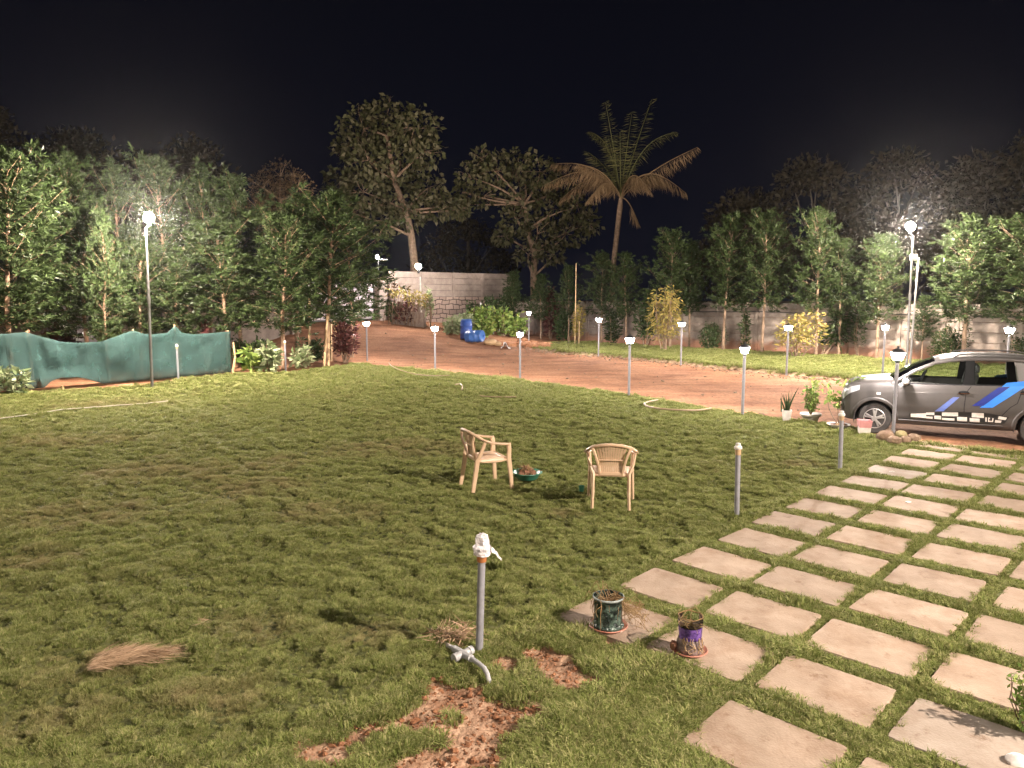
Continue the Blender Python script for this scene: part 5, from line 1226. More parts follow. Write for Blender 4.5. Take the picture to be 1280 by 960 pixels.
gap([(1.09, .955), (1.07, .80), (1.08, .45), (1.13, .33), (1.4, .325), (2.22, .325)]); gap([(2.235, .975), (2.16, .86), (2.145, .6), (2.16, .33)]); gap([(2.235, .325), (2.62, .33), (2.74, .52), (2.83, .64), (2.93, .72), (3.0, .99)])
gap([(1.12, .80), (1.5, .815), (2.1, .83), (2.9, .85)], 'shoulder_crease', .006, 'cladding', .0015)
def decal(corners, name, m, off=.005, n=6, far=True):
    """four (s, z) corners, laid over the curved side"""
    (a, b, c, d) = corners
    for sg in ((-1, 1) if far else (-1,)):
        P = []
        for u in np.linspace(0, 1, n):
            row = []
            for v in np.linspace(0, 1, n):
                s = (a[0] * (1 - u) + b[0] * u) * (1 - v) + (d[0] * (1 - u) + c[0] * u) * v; z = (a[1] * (1 - u) + b[1] * u) * (1 - v) + (d[1] * (1 - u) + c[1] * u) * v
                row.append((s, sg * (side_y(s, z) + off), z))
            P.append(row)
        MB().grid(P).build(name, M[m], car, False)
cp = lambda x, y: car_px(1040 + x * 240 / 1280., 420 + y * 140 / 747.)      # pixels of the enlarged side view
decal([cp(985, 478), cp(1070, 478), cp(1278, 345), cp(1190, 338)], 'blue_stripe', 'blue_decal', .005)
decal([cp(1130, 340), cp(1190, 338), cp(1300, 300), cp(1165, 312)], 'blue_stripe', 'blue_decal', .0055)
decal([cp(1190, 338), cp(1278, 345), cp(1330, 306), cp(1300, 300)], 'blue_stripe', 'blue_decal', .0058)
decal([cp(932, 466), cp(1008, 466), cp(1176, 343), cp(1110, 343)], 'navy_stripe', 'navy_decal', .0075)
decal([cp(684, 502), cp(742, 502), cp(850, 408), cp(806, 408)], 'faded_stripe', 'faded_decal')
# chequered band: dark ground with two rows of white checks
band_t = [(512, 516), (640, 510), (760, 507), (900, 508), (1040, 514), (1180, 541)]; band_b = [(512, 540), (640, 552), (760, 564), (900, 572), (1040, 580), (1150, 584)]
tt = lambda u, v: cp(np.interp(u, np.linspace(0, 1, 6), [p[0] for p in band_t]) * (1 - v) + np.interp(u, np.linspace(0, 1, 6), [p[0] for p in band_b]) * v, np.interp(u, np.linspace(0, 1, 6), [p[1] for p in band_t]) * (1 - v) + np.interp(u, np.linspace(0, 1, 6), [p[1] for p in band_b]) * v)
def band(u0, u1, v0, v1, name, m, off):
    P = [[tt(u, v) for v in np.linspace(v0, v1, 4)] for u in np.linspace(u0, u1, 14 if u1 - u0 > .3 else 5)]
    for sg in (-1, 1): MB().grid([[(s, sg * (side_y(s, z) + off), z) for s, z in r] for r in P]).build(name, M[m], car, False)
band(0, 1, 0, 1, 'band_ground', 'black_decal', .0045)
for u0, u1, v0, v1 in ((.02, .18, .10, .92), (.18, .27, .0, .38), (.27, .345, .46, .92), (.18, .25, .62, .95), (.355, .515, .04, .46), (.355, .48, .70, .97), (.505, .60, .52, .95), (.645, .76, .04, .50), (.625, .72, .60, .97), (.905, .985, .12, .48), (.88, .95, .62, .92)):
    band(u0, u1, v0, v1, 'white_check', 'white_decal', .0062)
for u0, u1, v0, v1 in ((.775, .787, .45, .88), (.80, .812, .45, .88), (.846, .858, .45, .88), (.80, .858, .76, .88), (.80, .82, .45, .57)):
    band(u0, u1, v0, v1, 'number_mark', 'white_decal', .0064)
for (x0, y0), sh in (((1205, 489), 0), ((1283, 489), 0)):
    s, z = car_px(x0 if x0 < 1280 else 1283, y0 + 2)
    for sg in (-1, 1):
        MB().lathe([(.0, .004), (.075, .004)], (s, 0, z), 3, 'Y') if False else None
        k = MB(); P = [[(s + math.cos(q) * .085 * r_, sg * (side_y(s, z) + .004), z + math.sin(q) * .036 * r_) for r_ in (0, 1)] for q in np.linspace(0, 2 * math.pi, 17)]; k.grid(P); hc = k.build('handle_recess', M['black'], car)
        MB().tube([(s - .085, sg * (side_y(s, z) + .018), z - .012), (s, sg * (side_y(s, z) + .032), z - .008), (s + .085, sg * (side_y(s, z) + .02), z - .002)], .014, 8, flat=.8).build('door_handle', M['chrome'], car)

# ------------------------------------------------------------------ plastic chairs
def make_chair(name, label):
    t = thing(name, label, 'chair'); m = M['chair']   # +y = forward
    k = MB(); n = 9; P = []
    for u in np.linspace(0, 1, n):
        P.append([((-.225 + .45 * v) * (.88 + .12 * u), -.20 + .42 * u, .425 + .012 * (abs(v - .5) * 2) ** 2 - .012 + .014 * u - (.02 * max(0, u - .85) / .15)) for v in np.linspace(0, 1, n)])
    k.grid(P); s = k.build('seat', m, t); q = s.modifiers.new('t', 'SOLIDIFY'); q.thickness = .02; q.offset = -1
    k = MB(); k.tube([(-.2, -.2, .405), (.2, -.2, .405)], .018, 8).tube([(-.225, .215, .405), (.225, .215, .405)], .022, 8).tube([(-.21, -.2, .405), (-.232, .215, .405)], .018, 8).tube([(.21, -.2, .405), (.232, .215, .405)], .018, 8).build('seat_rim', m, t)
    # top rail runs round the back and down to the arm fronts
    rail = [(-.275, .20, .615), (-.295, .08, .63), (-.302, -.06, .655), (-.285, -.17, .70), (-.225, -.255, .755), (-.12, -.295, .785), (0, -.305, .795), (.12, -.295, .785), (.225, -.255, .755), (.285, -.17, .70), (.302, -.06, .655), (.295, .08, .63), (.275, .20, .615)]
    k = MB(); k.tube(rail[3:10], .026, 8, flat=.8).build('top_rail', m, t)
    for sg in (0, 1):
        pts = rail[:4] if sg == 0 else rail[9:]
        k = MB(); k.tube(pts, .034, 8, flat=.5); k.build('armrest', m, t)
    # slotted back panel
    k = MB(); ns = 11
    for i in range(ns):
        v = (i + .5) / ns * 2 - 1; xb = v * .115; xt = v * .185; yt = -.303 + .05 * v * v; P = []
        for u in np.linspace(0, 1, 8):
            x = xb + (xt - xb) * u ** 1.3; hw = (.0088 + .0058 * u); z = .41 + (.785 - .05 * v * v - .41) * u; y = -.205 + (yt + .205) * u + .02 * math.sin(math.pi * u); P.append([(x - hw, y, z), (x + hw, y, z)])
        b = len(k.v); k.grid(P); k.grid([[(a[0][0], a[0][1] - .01, a[0][2]), (a[1][0], a[1][1] - .01, a[1][2])][::-1] for a in P])
    for sg in (-1, 1):
        k.tube([(sg * .13, -.205, .41), (sg * .15, -.24, .52), (sg * .185, -.275, .65), (sg * .225, -.265, .75)], [.02, .018, .018, .02], 6)
    k.box((0, -.215, .425), (.27, .018, .04), bev=.005); k.box((0, -.255, .60), (.30, .010, .012))
    k.build('backrest', m, t)
    for sg in (-1, 1):
        # front legs carry the arms
        MB().tube([(sg * .275, .20, .625), (sg * .268, .215, .55), (sg * .262, .21, .42), (sg * .272, .235, .2), (sg * .280, .25, 0)], [.034, .032, .037, .032, .026], 8, flat=.62).build('leg', m, t)
        # rear legs with the side stay that rises to the rail
        MB().tube([(sg * .292, -.13, .68), (sg * .262, -.18, .53), (sg * .215, -.215, .42), (sg * .215, -.25, .2), (sg * .222, -.285, 0)], [.022, .028, .036, .033, .027], 8, flat=.62).build('leg', m, t)
        MB().tube([(sg * .26, .20, .41), (sg * .25, .10, .39), (sg * .235, .0, .385), (sg * .222, -.12, .39), (sg * .215, -.21, .41)], .014, 6).build('apron', m, t)
    return t
ch = make_chair('plastic_chair', 'tan plastic armchair seen from the side, left of the green basin'); ch['group'] = 'tan plastic garden chairs'
ch.location = (-.345, 9.80, .0); ch.rotation_euler = (0, 0, math.atan2(.42, .9) - math.pi / 2)
c2 = dup(ch, (1.22, 8.98, .0), math.atan2(.99, .13) - math.pi / 2, 'tan plastic armchair seen from behind, right of the green basin')
for c_ in (ch, c2): c_['group'] = 'tan plastic garden chairs'

# green basin with dry husk
b = thing('green_basin', 'shallow green plastic basin in the grass between the two chairs', 'basin', (.21, 10.15, .02))
MB().lathe([(0, 0), (.13, 0), (.145, .01), (.19, .085), (.215, .095), (.213, .102), (.186, .095), (.135, .018), (0, .015)], n=28).build('bowl', M['green_plastic'], b)
h_ = thing('coconut_husk', 'broken brown coconut husk lying in the green basin', 'husk', (.22, 10.14, .05)); k = MB()
for i, (x, y, z, r) in enumerate(((0, 0, .06, .075), (-.07, .03, .05, .06), (.06, -.02, .05, .055), (-.02, .05, .10, .05), (-.09, -.04, .04, .045))): k.blob((x, y, z), r, i, 9, 7, .3, (1, .8, .9))
k.build('shell', M['husk'], h_); rng = np.random.default_rng(7)
link('fibres', leaves_mesh('fibres', rng.normal(0, .06, (90, 3)) * np.array([1, .8, .4]) + np.array([0, 0, .09]), np.tile([0, 0, .7], (90, 1)), .10, .012, M['twig'], rng, .8, 0), h_)
g_ = G(727, 617); tag(MB().lathe([(0, 0), (.026, 0), (.036, .075), (.038, .076), (.030, .01), (0, .008)], n=16).build('green_cup', M['green_plastic'], None, True, (g_[0], g_[1], .03)), 'small green plastic cup in the grass by the right chair', 'cup')

# ------------------------------------------------------------------ clear planters on the slabs
def dry_twigs(name, t, n, r, z0, h, seed, out=.06, m='twig', fall=0.0):
    rng = np.random.default_rng(seed); k = MB()
    for i in range(n):
        a = rng.uniform(0, 6.28); p = np.array([math.cos(a) * r * rng.random(), math.sin(a) * r * rng.random(), z0]); pts = [p]; d = np.array([math.cos(a) * .5, math.sin(a) * .5, 1.0])
        L = h * rng.uniform(.4, 1.1)
        for j in range(5): d = d + rng.normal(0, .45, 3) + np.array([0, 0, -.25 - fall * j]); d /= np.linalg.norm(d); pts.append(pts[-1] + d * L / 5)
        k.tube(pts, list(np.linspace(.0032, .0014, 6)), 4)
    return k.build(name, M[m], t)
g1 = G(760, 787)
p1 = thing('clear_planter', 'dark green wrapped planter with dry twigs on terracotta saucer', 'planter', (g1[0], g1[1], .02))
MB().lathe([(0, 0), (.12, 0), (.15, .022), (.153, .024), (.148, .03), (.118, .010), (0, .008)], n=28).build('saucer', M['terracotta'], p1)
k = MB(); rg = random.Random(5); vs = []; pr = [(.118, .012), (.124, .03), (.108, .045), (.105, .10), (.107, .18), (.110, .235), (.116, .25), (.104, .252), (.100, .2)]
M['wrap'] = mat('dark_wrap', (.10, .15, .12), (.012, .02, .018), .22, scale=22, bump=.8, bscale=40, lo=.45, hi=.62)
M['wrap_violet'] = mat('violet_wrap', (.20, .10, .42), (.05, .025, .12), .25, scale=22, bump=.8, bscale=40)
M['wrap_grey'] = mat('grey_wrap', (.30, .22, .20), (.07, .05, .05), .3, scale=24, bump=.8, bscale=40)
M['pot_soil'] = mat('potting_soil', (.14, .07, .045), (.06, .03, .02), .95, scale=30, bump=.8)
for r_, z_ in pr:
    for q in range(28): a_ = 2 * math.pi * q / 28; rr = r_ * (1 + rg.uniform(-.035, .035)); vs.append((rr * math.cos(a_), rr * math.sin(a_), z_))
k.add(vs, [(i * 28 + q, i * 28 + (q + 1) % 28, i * 28 + 28 + (q + 1) % 28, i * 28 + 28 + q) for i in range(len(pr) - 1) for q in range(28)]); k.build('wrapped_pot', M['wrap'], p1)
MB().lathe([(.116, .238), (.121, .244), (.121, .252), (.113, .256)], n=28, cap=False).build('pot_rim', mat('clear_rim', (.42, .46, .45), (.16, .19, .18), .2, scale=25), p1)
MB().lathe([(0, .205), (.102, .2)], n=20).build('potting_soil', M['pot_soil'], p1)
dry_twigs('dry_stems', p1, 46, .09, .2, .30, 3, fall=.25); dry_twigs('tall_stem', p1, 5, .05, .2, .26, 9)
k = MB(); rng = np.random.default_rng(12)
for i in range(26):     # fallen tangle beside the pot
    a = rng.uniform(-.8, .7); c = np.array([.16 + rng.uniform(0, .12), math.sin(a) * .14, .06 + rng.uniform(0, .12)]); pts = [c + np.cumsum(rng.normal(0, .022, (5, 3)), 0)[j] for j in range(5)]; k.tube([(.11, c[1] * .6, .16)] + [tuple((p[0], p[1], max(.006, p[2]))) for p in pts], .0018, 4)
k.build('fallen_stems', M['twig'], p1)
g2 = G(862, 818)
p2 = thing('clear_planter', 'purple and grey wrapped planter with pale roots on red saucer', 'planter', (g2[0], g2[1], .02))
MB().lathe([(0, 0), (.10, 0), (.125, .02), (.128, .022), (.123, .028), (.098, .010), (0, .008)], n=28).build('saucer', M['terracotta'], p2)
def wobble(pr, m, nm, t, seed, amp=.04):
    k = MB(); rg = random.Random(seed); vs = []
    for r_, z_ in pr:
        for q in range(24): a_ = 2 * math.pi * q / 24; rr = r_ * (1 + rg.uniform(-amp, amp)); vs.append((rr * math.cos(a_), rr * math.sin(a_), z_))
    k.add(vs, [(i * 24 + q, i * 24 + (q + 1) % 24, i * 24 + 24 + (q + 1) % 24, i * 24 + 24 + q) for i in range(len(pr) - 1) for q in range(24)]); return k.build(nm, M[m], t)
wobble([(.088, .012), (.096, .04), (.09, .08), (.078, .115)], 'wrap_grey', 'lower_wrap', p2, 6, .07)
wobble([(.079, .112), (.080, .15), (.084, .20)], 'wrap_violet', 'purple_band', p2, 7)
wobble([(.084, .198), (.090, .24), (.088, .27)], 'clear_glass', 'clear_sleeve', p2, 8, .03)
MB().lathe([(0, .212), (.083, .205)], n=20).build('potting_soil', M['pot_soil'], p2)
k = MB(); k.tube([(.085 * math.cos(q), .085 * math.sin(q), .27 + .004 * math.sin(5 * q)) for q in np.linspace(0, 6.283, 24)], .004, 5)
k.tube([(-.075, -.02, .26), (-.03, -.01, .315), (.04, .02, .325), (.085, .02, .265)], .0025, 5); k.build('wire_rim', M['twig'], p2)
k = MB(); rng = np.random.default_rng(4)
for i in range(9):
    a = -1.57 + rng.uniform(-.9, .9); r0 = .093; k.tube([(r0 * math.cos(a + j * rng.normal(0, .05)), r0 * math.sin(a + j * rng.normal(0, .05)) - .006, .14 - j * .022) for j in range(6)], .0032, 4)
k.build('pale_roots', M['bamboo'], p2); dry_twigs('dry_stems', p2, 14, .06, .21, .16, 8)
MB().blob((-.115, .0, .05), .034, 3, squash=(.8, .8, 1.1)).build('onion_bulb', mat('dry_bulb', (.34, .16, .10), (.2, .09, .06), .5), p2)

# ------------------------------------------------------------------ grey pipe with cross fitting
def G3(x, y, z): return G(x, y, z)
pa = thing('water_pipe', 'grey plastic water pipe with a four way fitting, bent into the soil', 'pipe', tuple(G(580, 820)))
o = np.array(G(580, 820)); L_ = lambda x, y, z: tuple(np.array(G(x, y, z)) - o)
MB().tube([L_(553, 803, .03), L_(566, 810, .05), L_(579, 818, .065)], .016, 12).build('pipe_run', M['pvc'], pa)
k = MB(); k.tube([L_(568, 811, .055), L_(589, 823, .07)], .026, 14).tube([L_(569, 822, .058), L_(590, 812, .066)], .026, 14).tube([L_(567, 823, .058), L_(572, 820.5, .059)], .030, 14).tube([L_(586, 814, .066), L_(590, 812, .067)], .030, 14).build('cross_fitting', M['pvc'], pa)
MB().tube([L_(588, 822, .07), L_(598, 829, .075), L_(605, 835, .075), L_(609, 842, .06), L_(611, 850, .03), L_(611, 858, -.03)], .0165, 12).build('pipe_bend', M['pvc'], pa)

# straw heap
hp = G(158, 830); rng = np.random.default_rng(21); n = 1700
gq = rng.integers(0, 4, n); u = rng.random(n); v = rng.normal(0, 1, n)          # four locks of straw lying across each other
ga = np.array([.12, .62, .38, .95])[gq]; gx_ = np.array([-.26, -.20, -.02, -.16])[gq]; gy_ = np.array([.02, -.16, -.04, -.20])[gq]; gl_ = np.array([.34, .36, .26, .22])[gq]
C = np.stack([gx_ + np.cos(ga) * u * gl_ - np.sin(ga) * v * .035, gy_ + np.sin(ga) * u * gl_ + np.cos(ga) * v * .035, .02 + .05 * np.exp(-v * v) * np.sin(u * 3.0 + .2) + .015 * gq * rng.random(n)], -1)
D_ = np.stack([np.cos(ga + .35 * np.sin(u * 4 + gq)), np.sin(ga + .35 * np.sin(u * 4 + gq)), rng.normal(-.03, .03, n)], -1)
s_ = thing('straw_heap', 'small heap of dry combed straw lying on the lawn', 'straw', (hp[0], hp[1], .03))
link('straw', leaves_mesh('straw', C, D_, .15, .0042, M['straw'], rng, .20, 0, .6), s_); s_.scale = (1, 1, .7)
hp2 = G(255, 786); C = rng.normal(0, .03, (26, 3)) * np.array([1, 1, .2]) + np.array([0, 0, .035])
link('straw', leaves_mesh('straw', C, rng.normal(0, 1, (26, 3)) * np.array([1, 1, .1]), .07, .005, M['straw'], rng, .3, 0, .4), tag(thing('straw_tuft', 'tiny tuft of dry straw right of the straw heap', 'straw', (hp2[0], hp2[1], .03)), None, None))
hp3 = G(566, 808); C = rng.normal(0, .075, (260, 3)) * np.array([1, .7, .25]) + np.array([0, .05, .05])
link('straw', leaves_mesh('straw', C, rng.normal(0, 1, (260, 3)) * np.array([1, 1, .1]), .13, .007, M['straw'], rng, .3, 0, .4), thing('straw_tuft', 'dry straw nest around the cross fitting of the grey pipe', 'straw', (hp3[0], hp3[1], .02)))

# clods of dug soil
k = MB(); rg = random.Random(14)
for p, r in DIRT:
    for i in range(int(110 * r / .2)):
        a = rg.uniform(0, 6.28); d = r * 1.05 * math.sqrt(rg.random()); x, y = p[0] + math.cos(a) * d, p[1] + math.sin(a) * d
        if float(dirt_mask(np.array([x]), np.array([y]))[0]) < .3 or float(slab_dist(np.array([x]), np.array([y]))[0]) < .02: continue
        q = rg.uniform(.004, .010) if rg.random() < .88 else rg.uniform(.010, .024); k.blob((x, y, float(lawn_z(x, y)) + q * .35), q, i, 6, 4, .35, (1, 1, .7))
tag(k.build('soil_clods', M['soil']), 'clods of dug red soil scattered in the lawn', 'clods', kind='stuff')

# loose stones on the drive, thickest along the foot of the verge
k = MB(); rg = random.Random(41); EDGE2 = [(.4, 37.0), (2.2, 33.6), (5.3, 30.4), (7.4, 26.7), (9.2, 24.0), (10.6, 22.6)]
for i in range(900):
    if i < 520:
        j = rg.randrange(len(EDGE2) - 1); u = rg.random(); a_, b_ = EDGE2[j], EDGE2[j + 1]; d = abs(rg.gauss(0, .5)); x, y = a_[0] + (b_[0] - a_[0]) * u - d * .7, a_[1] + (b_[1] - a_[1]) * u - d * .7
    else:
        x, y = rg.uniform(-8, 9), rg.uniform(15, 38)
        if not bool(in_poly(np.array([x]), np.array([y]), DRIVE)[0]) or bool(in_poly(np.array([x]), np.array([y]), LAWN)[0]): continue
    q = rg.uniform(.012, .03) if rg.random() < .85 else rg.uniform(.03, .055); k.blob((x, y, float(gz(x, y)) - .03), q, i, 6, 4, .3, (1.2, 1, .7))
tag(k.build('gravel', M['rock']), 'loose small stones strewn over the red drive', 'gravel', kind='stuff')
# ------------------------------------------------------------------ things at the lawn edge by the car
def pot_on(px, py): g_ = G(px, py); return (g_[0], g_[1], .0)
t = thing('potted_plant', 'snake plant with upright dark blades in a square white pot', 'potted plant', pot_on(983, 526)); t['kind'] = 'thing'
MB().lathe([(.0, 0), (.095, 0), (.125, .20), (.135, .20), (.135, .225), (.118, .225), (.11, .19), (0, .185)], n=4).build('pot', M['white_plastic'], t, False, rz=.5)
V = []; Q = []; b_ = 0; rng = np.random.default_rng(3); k = MB()
for i in range(13):
    a = rng.uniform(0, 6.28); l = rng.uniform(.25, .52); bx, by = rng.normal(0, .035, 2); ln = rng.uniform(.05, .42); P = []
    for u in np.linspace(0, 1, 6):
        w_ = .017 * (1 - u ** 3) + .001; c = np.array([bx + math.cos(a) * ln * l * u ** 1.4, by + math.sin(a) * ln * l * u ** 1.4, .18 + l * u]); s_ = np.array([-math.sin(a + 1), math.cos(a + 1), 0]) * w_
        P.append([c - s_, c + np.array([math.cos(a), math.sin(a), 0]) * .004, c + s_])
    k.grid(P)
k.build('blades', M['leaf_dark'], t)
t = thing('potted_plant', 'leafy shrub in a wide round white pot', 'potted plant', pot_on(1013, 527))
MB().lathe([(0, 0), (.12, 0), (.14, .02), (.16, .10), (.205, .13), (.21, .16), (.20, .175), (.175, .165), (0, .14)], n=26).build('pot', M['white_plastic'], t)
k = MB(); C = []; O = []
for i in range(9):
    a = rng.uniform(0, 6.28); top = np.array([math.cos(a) * rng.uniform(.05, .26), math.sin(a) * rng.uniform(.05, .22), rng.uniform(.45, .85)]); limb_tubes(k, (0, 0, .13), top, .008, .004, rng, .08); m_ = 34; u = rng.uniform(.3, 1, m_)
    C.append(np.array([0, 0, .13]) + (top - np.array([0, 0, .13])) * u[:, None] + rng.normal(0, .035, (m_, 3))); O.append(rng.normal(0, 1, (m_, 3)))
k.build('stems', M['bark'], t); link('foliage', leaves_mesh('foliage', np.concatenate(C), np.concatenate(O), .095, .05, M['leaf_bright'], rng, .4, .3), t)
t = thing('potted_plant', 'spindly leafy plant in a shallow white dish by the bumper', 'potted plant', pot_on(1048, 535))
MB().lathe([(0, 0), (.13, 0), (.15, .03), (.21, .075), (.215, .085), (.19, .08), (0, .05)], n=26).build('dish', M['white_plastic'], t)
MB().lathe([(0, .06), (.09, .085), (.17, .075)], n=20).build('potting_soil', M['pot_soil'], t)
k = MB(); C = []; O = []
for top in ((-.30, 0, .88), (-.16, .0, .70), (-.04, 0, .60), (.20, -.0, .86), (.30, 0, 1.02), (.42, 0, 1.12), (.12, 0, .92)):
    top = np.array(top, float) * np.array([.9, 1, .9]); limb_tubes(k, (0, 0, .05), top, .008, .004, rng, .08); m_ = 20; u = rng.uniform(.7, 1.05, m_); C.append(top * u[:, None] + rng.normal(0, .045, (m_, 3)) + np.array([0, 0, .02])); O.append(rng.normal(0, 1, (m_, 3)))
k.build('stems', M['bark'], t); link('foliage', leaves_mesh('foliage', np.concatenate(C), np.concatenate(O), .11, .06, M['leaf_bright'], rng, .4, .4), t)
for i in range(4): MB().blob((-.08 + .05 * i, -.10 + .02 * (i % 2), .085), .022, i).build('pebble', M['bamboo'], t)
t = thing('plastic_tub', 'cracked pink and white plastic tub before the front wheel', 'tub', pot_on(1080, 542))
MB().lathe([(0, 0), (.125, 0), (.138, .13), (.132, .13), (.12, .01), (0, .01)], n=4).build('lower_tub', M['white_plastic'], t, False, rz=.55)
k = MB(); rg = random.Random(4); k.lathe([(.14, .125), (.158, .25), (.164, .255), (.150, .25), (.134, .13)], n=4); k.build('upper_tub', M['pink'], t, False, rz=.55)
gk = 'brown rocks at the foot of the near lantern post'
for i, (px, py, r, m_, lb) in enumerate(((1106, 551, .105, 'rock', 'large brown rock left of the lantern post by the car'), (1113, 546, .085, 'rock', 'brown rock tucked behind the large rock at the lantern post'), (1118, 556, .085, 'rock', 'round brown rock in front of the lantern post foot'), (1131, 555, .075, 'rock', 'small brown rock below the yellowish rock'), (1126, 549, .085, 'rock_green', 'yellowish rock among the brown ones at the lantern post'), (1142, 553, .085, 'rock', 'brown rock at the right end by the car'))):
    g_ = G(px, py); tag(MB().blob((0, 0, r * .62), r * 1.25, 30 + i, 12, 9, .12, (1.15, .95, .8)).build('rock', M[m_], None, True, (g_[0], g_[1], .02), i * 1.1), lb, 'rock', gk)
# hoses and rope
def rope(name, pts, r, m, label, cat, zz=.10):
    P = [np.array(G(x, y)) for x, y in pts]; Q_ = []
    for i in range(len(P) - 1):
        for u in np.linspace(0, 1, 6, endpoint=False):
            a = P[max(i - 1, 0)]; b = P[i]; c = P[i + 1]; d = P[min(i + 2, len(P) - 1)]
            Q_.append(.5 * ((2 * b) + (-a + c) * u + (2 * a - 5 * b + 4 * c - d) * u * u + (-a + 3 * b - 3 * c + d) * u ** 3))
    Q_.append(P[-1]); zl = np.array([float(lawn_z(q[0], q[1])) for q in Q_]); kk_ = np.ones(15) / 15; zl = np.convolve(np.pad(zl, 7, 'edge'), kk_, 'valid'); tag(MB().tube([(q[0], q[1], zl[i] + zz) for i, q in enumerate(Q_)], r, 8).build(name, M[m]), label, cat)
rope('garden_hose', [(822, 504), (808, 508), (806, 512), (818, 516), (845, 518), (870, 518), (889, 515)], .020, 'hose', 'tan garden hose bent like a hook at the lawn edge', 'hose')
rope('garden_hose', [(486, 457), (490, 461), (500, 466), (512, 470), (526, 473), (545, 474), (562, 474)], .014, 'hose', 'pale hose trailing onto the lawn near the farthest lantern', 'hose')
rope('garden_hose', [(569, 485), (575, 484), (578, 487), (577, 492)], .014, 'hose', 'short pale hook of hose standing out of the far lawn', 'hose')
rope('garden_hose', [(600, 498), (620, 499), (645, 499)], .014, 'hose', 'short straight piece of pale hose on the far lawn', 'hose', .06)
rope('rope', [(0, 526), (40, 521), (80, 515), (120, 511), (150, 508), (180, 506), (210, 503)], .010, 'rope', 'long thin white rope lying across the left lawn', 'rope', .055)
# drums and rubble
t = thing('blue_drum', 'dark blue plastic drum standing upright by the vegetable bed', 'drum', (0, 0, 0)); dg = at(583, 432, 36.9); t.location = (dg[0], dg[1], float(gz(dg[0], dg[1])))
MB().lathe([(0, 0), (.27, 0), (.29, .04), (.29, .30), (.30, .32), (.29, .34), (.29, .62), (.30, .64), (.29, .66), (.28, .88), (.25, .92), (.0, .92)], n=28).build('barrel', M['blue_drum'], t)
MB().lathe([(.0, .93), (.26, .93), (.275, .955), (.26, .965), (0, .965)], n=28).build('lid', M['blue_pale'], t)
t = thing('blue_drum', 'paler blue plastic drum lying on its side beside the standing one', 'drum', (0, 0, 0)); dg = at(592, 432, 36.1); t.location = (dg[0] + .05, dg[1], float(gz(dg[0], dg[1])) + .29); t.rotation_euler = (math.pi / 2 - .05, 0, math.radians(62))
MB().lathe([(0, -.45), (.25, -.45), (.285, -.42), (.29, -.15), (.30, -.13), (.29, -.11), (.29, .15), (.30, .17), (.29, .19), (.285, .42), (.25, .45), (.22, .43), (0, .43)], n=28).build('barrel', M['blue_pale'], t)
MB().lathe([(.05, .44), (.05, .47), (0, .47)], (.12, 0, 0), 12).build('bung', M['blue_drum'], t)
mp = at(640, 434, 36.6); k = MB(); rg = random.Random(9)
for i in range(60): u = rg.random(); k.blob((mp[0] - 1.4 + 3.4 * u, mp[1] + rg.uniform(-.2, 1.6), .03 + .22 * math.sin(u * 3.14) * rg.random()), rg.uniform(.12, .34), i, 9, 6, .22, (1.2, 1, .55))
tag(k.build('soil_mound', M['soil']), 'low mound of dug red soil beside the blue drums', 'soil mound')
for px, py, Y_, r, m_, lb in ((613, 431, 36.0, .24, 'rope', 'pale tan rock right of the lying drum'), (622, 430, 36.0, .16, 'rope', 'smaller pale rock at the foot of the soil mound')):
    p = at(px, py, Y_); tag(MB().blob((0, 0, r * .5), r, int(px), 11, 8, .15, (1.3, 1, .7)).build('rock', M['bamboo'], None, True, (p[0], Y_, float(gz(p[0], Y_)) - .03)), lb, 'rock')
p = at(632, 430, 35.6); k = MB(); rg = random.Random(6)
P = [[(-.25 + .5 * u + rg.uniform(-.03, .03), .25 * v + rg.uniform(-.03, .03), .05 + .22 * math.exp(-((u - .45) / .2) ** 2) * (1 - .5 * v) + rg.uniform(0, .04)) for v in np.linspace(-1, 1, 7)] for u in np.linspace(0, 1, 9)]
k.grid(P); so2 = k.build('torn_bag', M['poly'], None, True, (p[0], 35.6, 0)); so2.modifiers.new('t', 'SOLIDIFY').thickness = .006; tag(so2, 'crumpled white plastic bag on the dark soil by the mound', 'plastic bag')
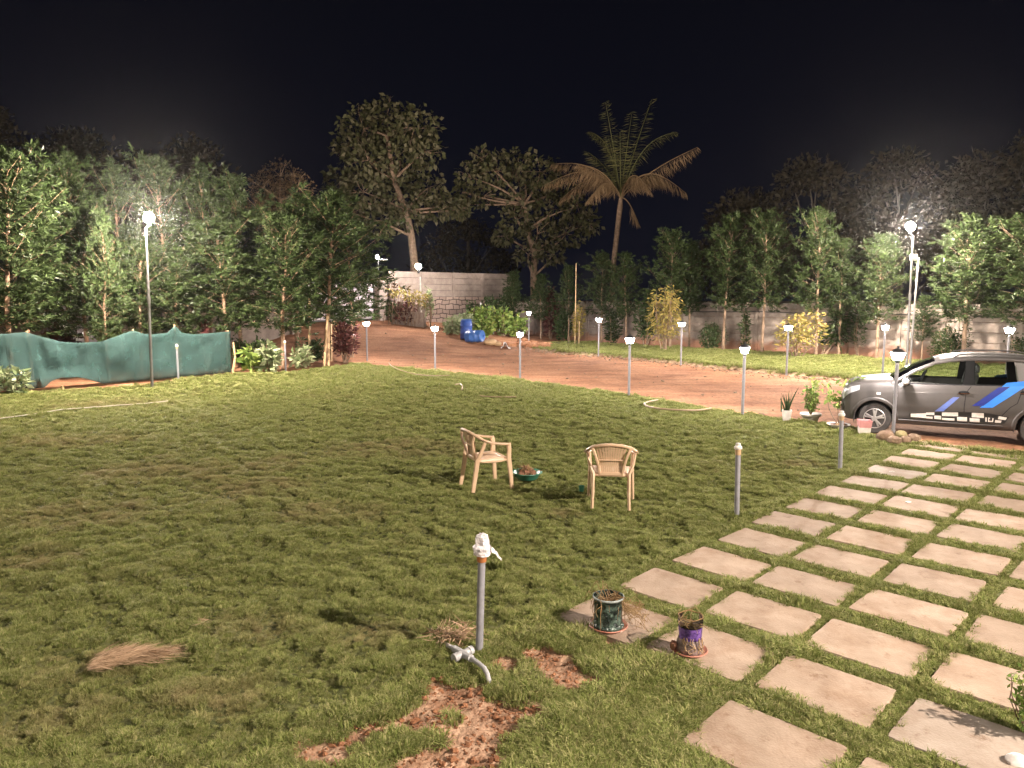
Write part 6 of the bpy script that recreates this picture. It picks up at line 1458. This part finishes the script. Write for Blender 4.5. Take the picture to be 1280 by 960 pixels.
# leafy shrub at the lower right corner of the view
cx = G(1285, 925); rng = np.random.default_rng(33); t = thing('box_shrub', 'small leafy shrub beside the slab at the lower right corner', 'shrub', (cx[0] + .05, cx[1], 0)); k = MB(); C = []; O = []
for i in range(22):
    a = rng.uniform(0, 6.28); top = np.array([math.cos(a) * rng.uniform(.02, .17), math.sin(a) * rng.uniform(.02, .17), rng.uniform(.18, .40)]); limb_tubes(k, (0, 0, 0), top, .005, .002, rng, .08, 4); m_ = 34; u = rng.uniform(.25, 1, m_); C.append(top * u[:, None] + rng.normal(0, .012, (m_, 3))); O.append(rng.normal(0, .6, (m_, 3)) + np.array([0, 0, .6]))
k.build('stems', M['bark'], t); link('foliage', leaves_mesh('foliage', np.concatenate(C), np.concatenate(O), .048, .020, M['leaf_bright'], rng, .4, .0), t)
# white pebble and litter on slabs
for px, py, lb in ((1115, 590, 'white scrap of paper on a slab near the car end'), (1135, 628, 'white pebble at the edge of a slab below the paper scrap')):
    g_ = G(px, py, .022); tag(MB().blob((0, 0, .006), .03, int(px), 9, 5, .2, (1.3, .8, .25)).build('paper_scrap' if 'paper' in lb else 'pebble', M['white_plastic'], None, True, tuple(g_)), lb, 'litter' if 'paper' in lb else 'pebble')
g_ = G(1270, 957); tag(MB().blob((0, 0, .03), .05, 3, 10, 7, .1, (1.2, 1, .7)).build('white_stone', M['white_plastic'], None, True, (g_[0], g_[1], 0)), 'white stone by the slab at the lower right picture corner', 'stone')
# ------------------------------------------------------------------ thin scattering volume added to put lens-like halos round the lamps
hz = MB().box((0, 170, 8.6), (640, 500, 20.4)).build('halo_volume', M['soil'], None, False)
tag(hz, None, None, None, 'stuff')
hm_ = bpy.data.materials.new('halo_air'); t_, o_ = nodes(hm_); vp = t_.nodes.new('ShaderNodeVolumePrincipled')
vp.inputs['Color'].default_value = (.9, .88, .88, 1); vp.inputs['Density'].default_value = .00014; vp.inputs['Anisotropy'].default_value = .92
t_.links.new(vp.outputs[0], o_.inputs['Volume']); hz.data.materials.clear(); hz.data.materials.append(hm_)
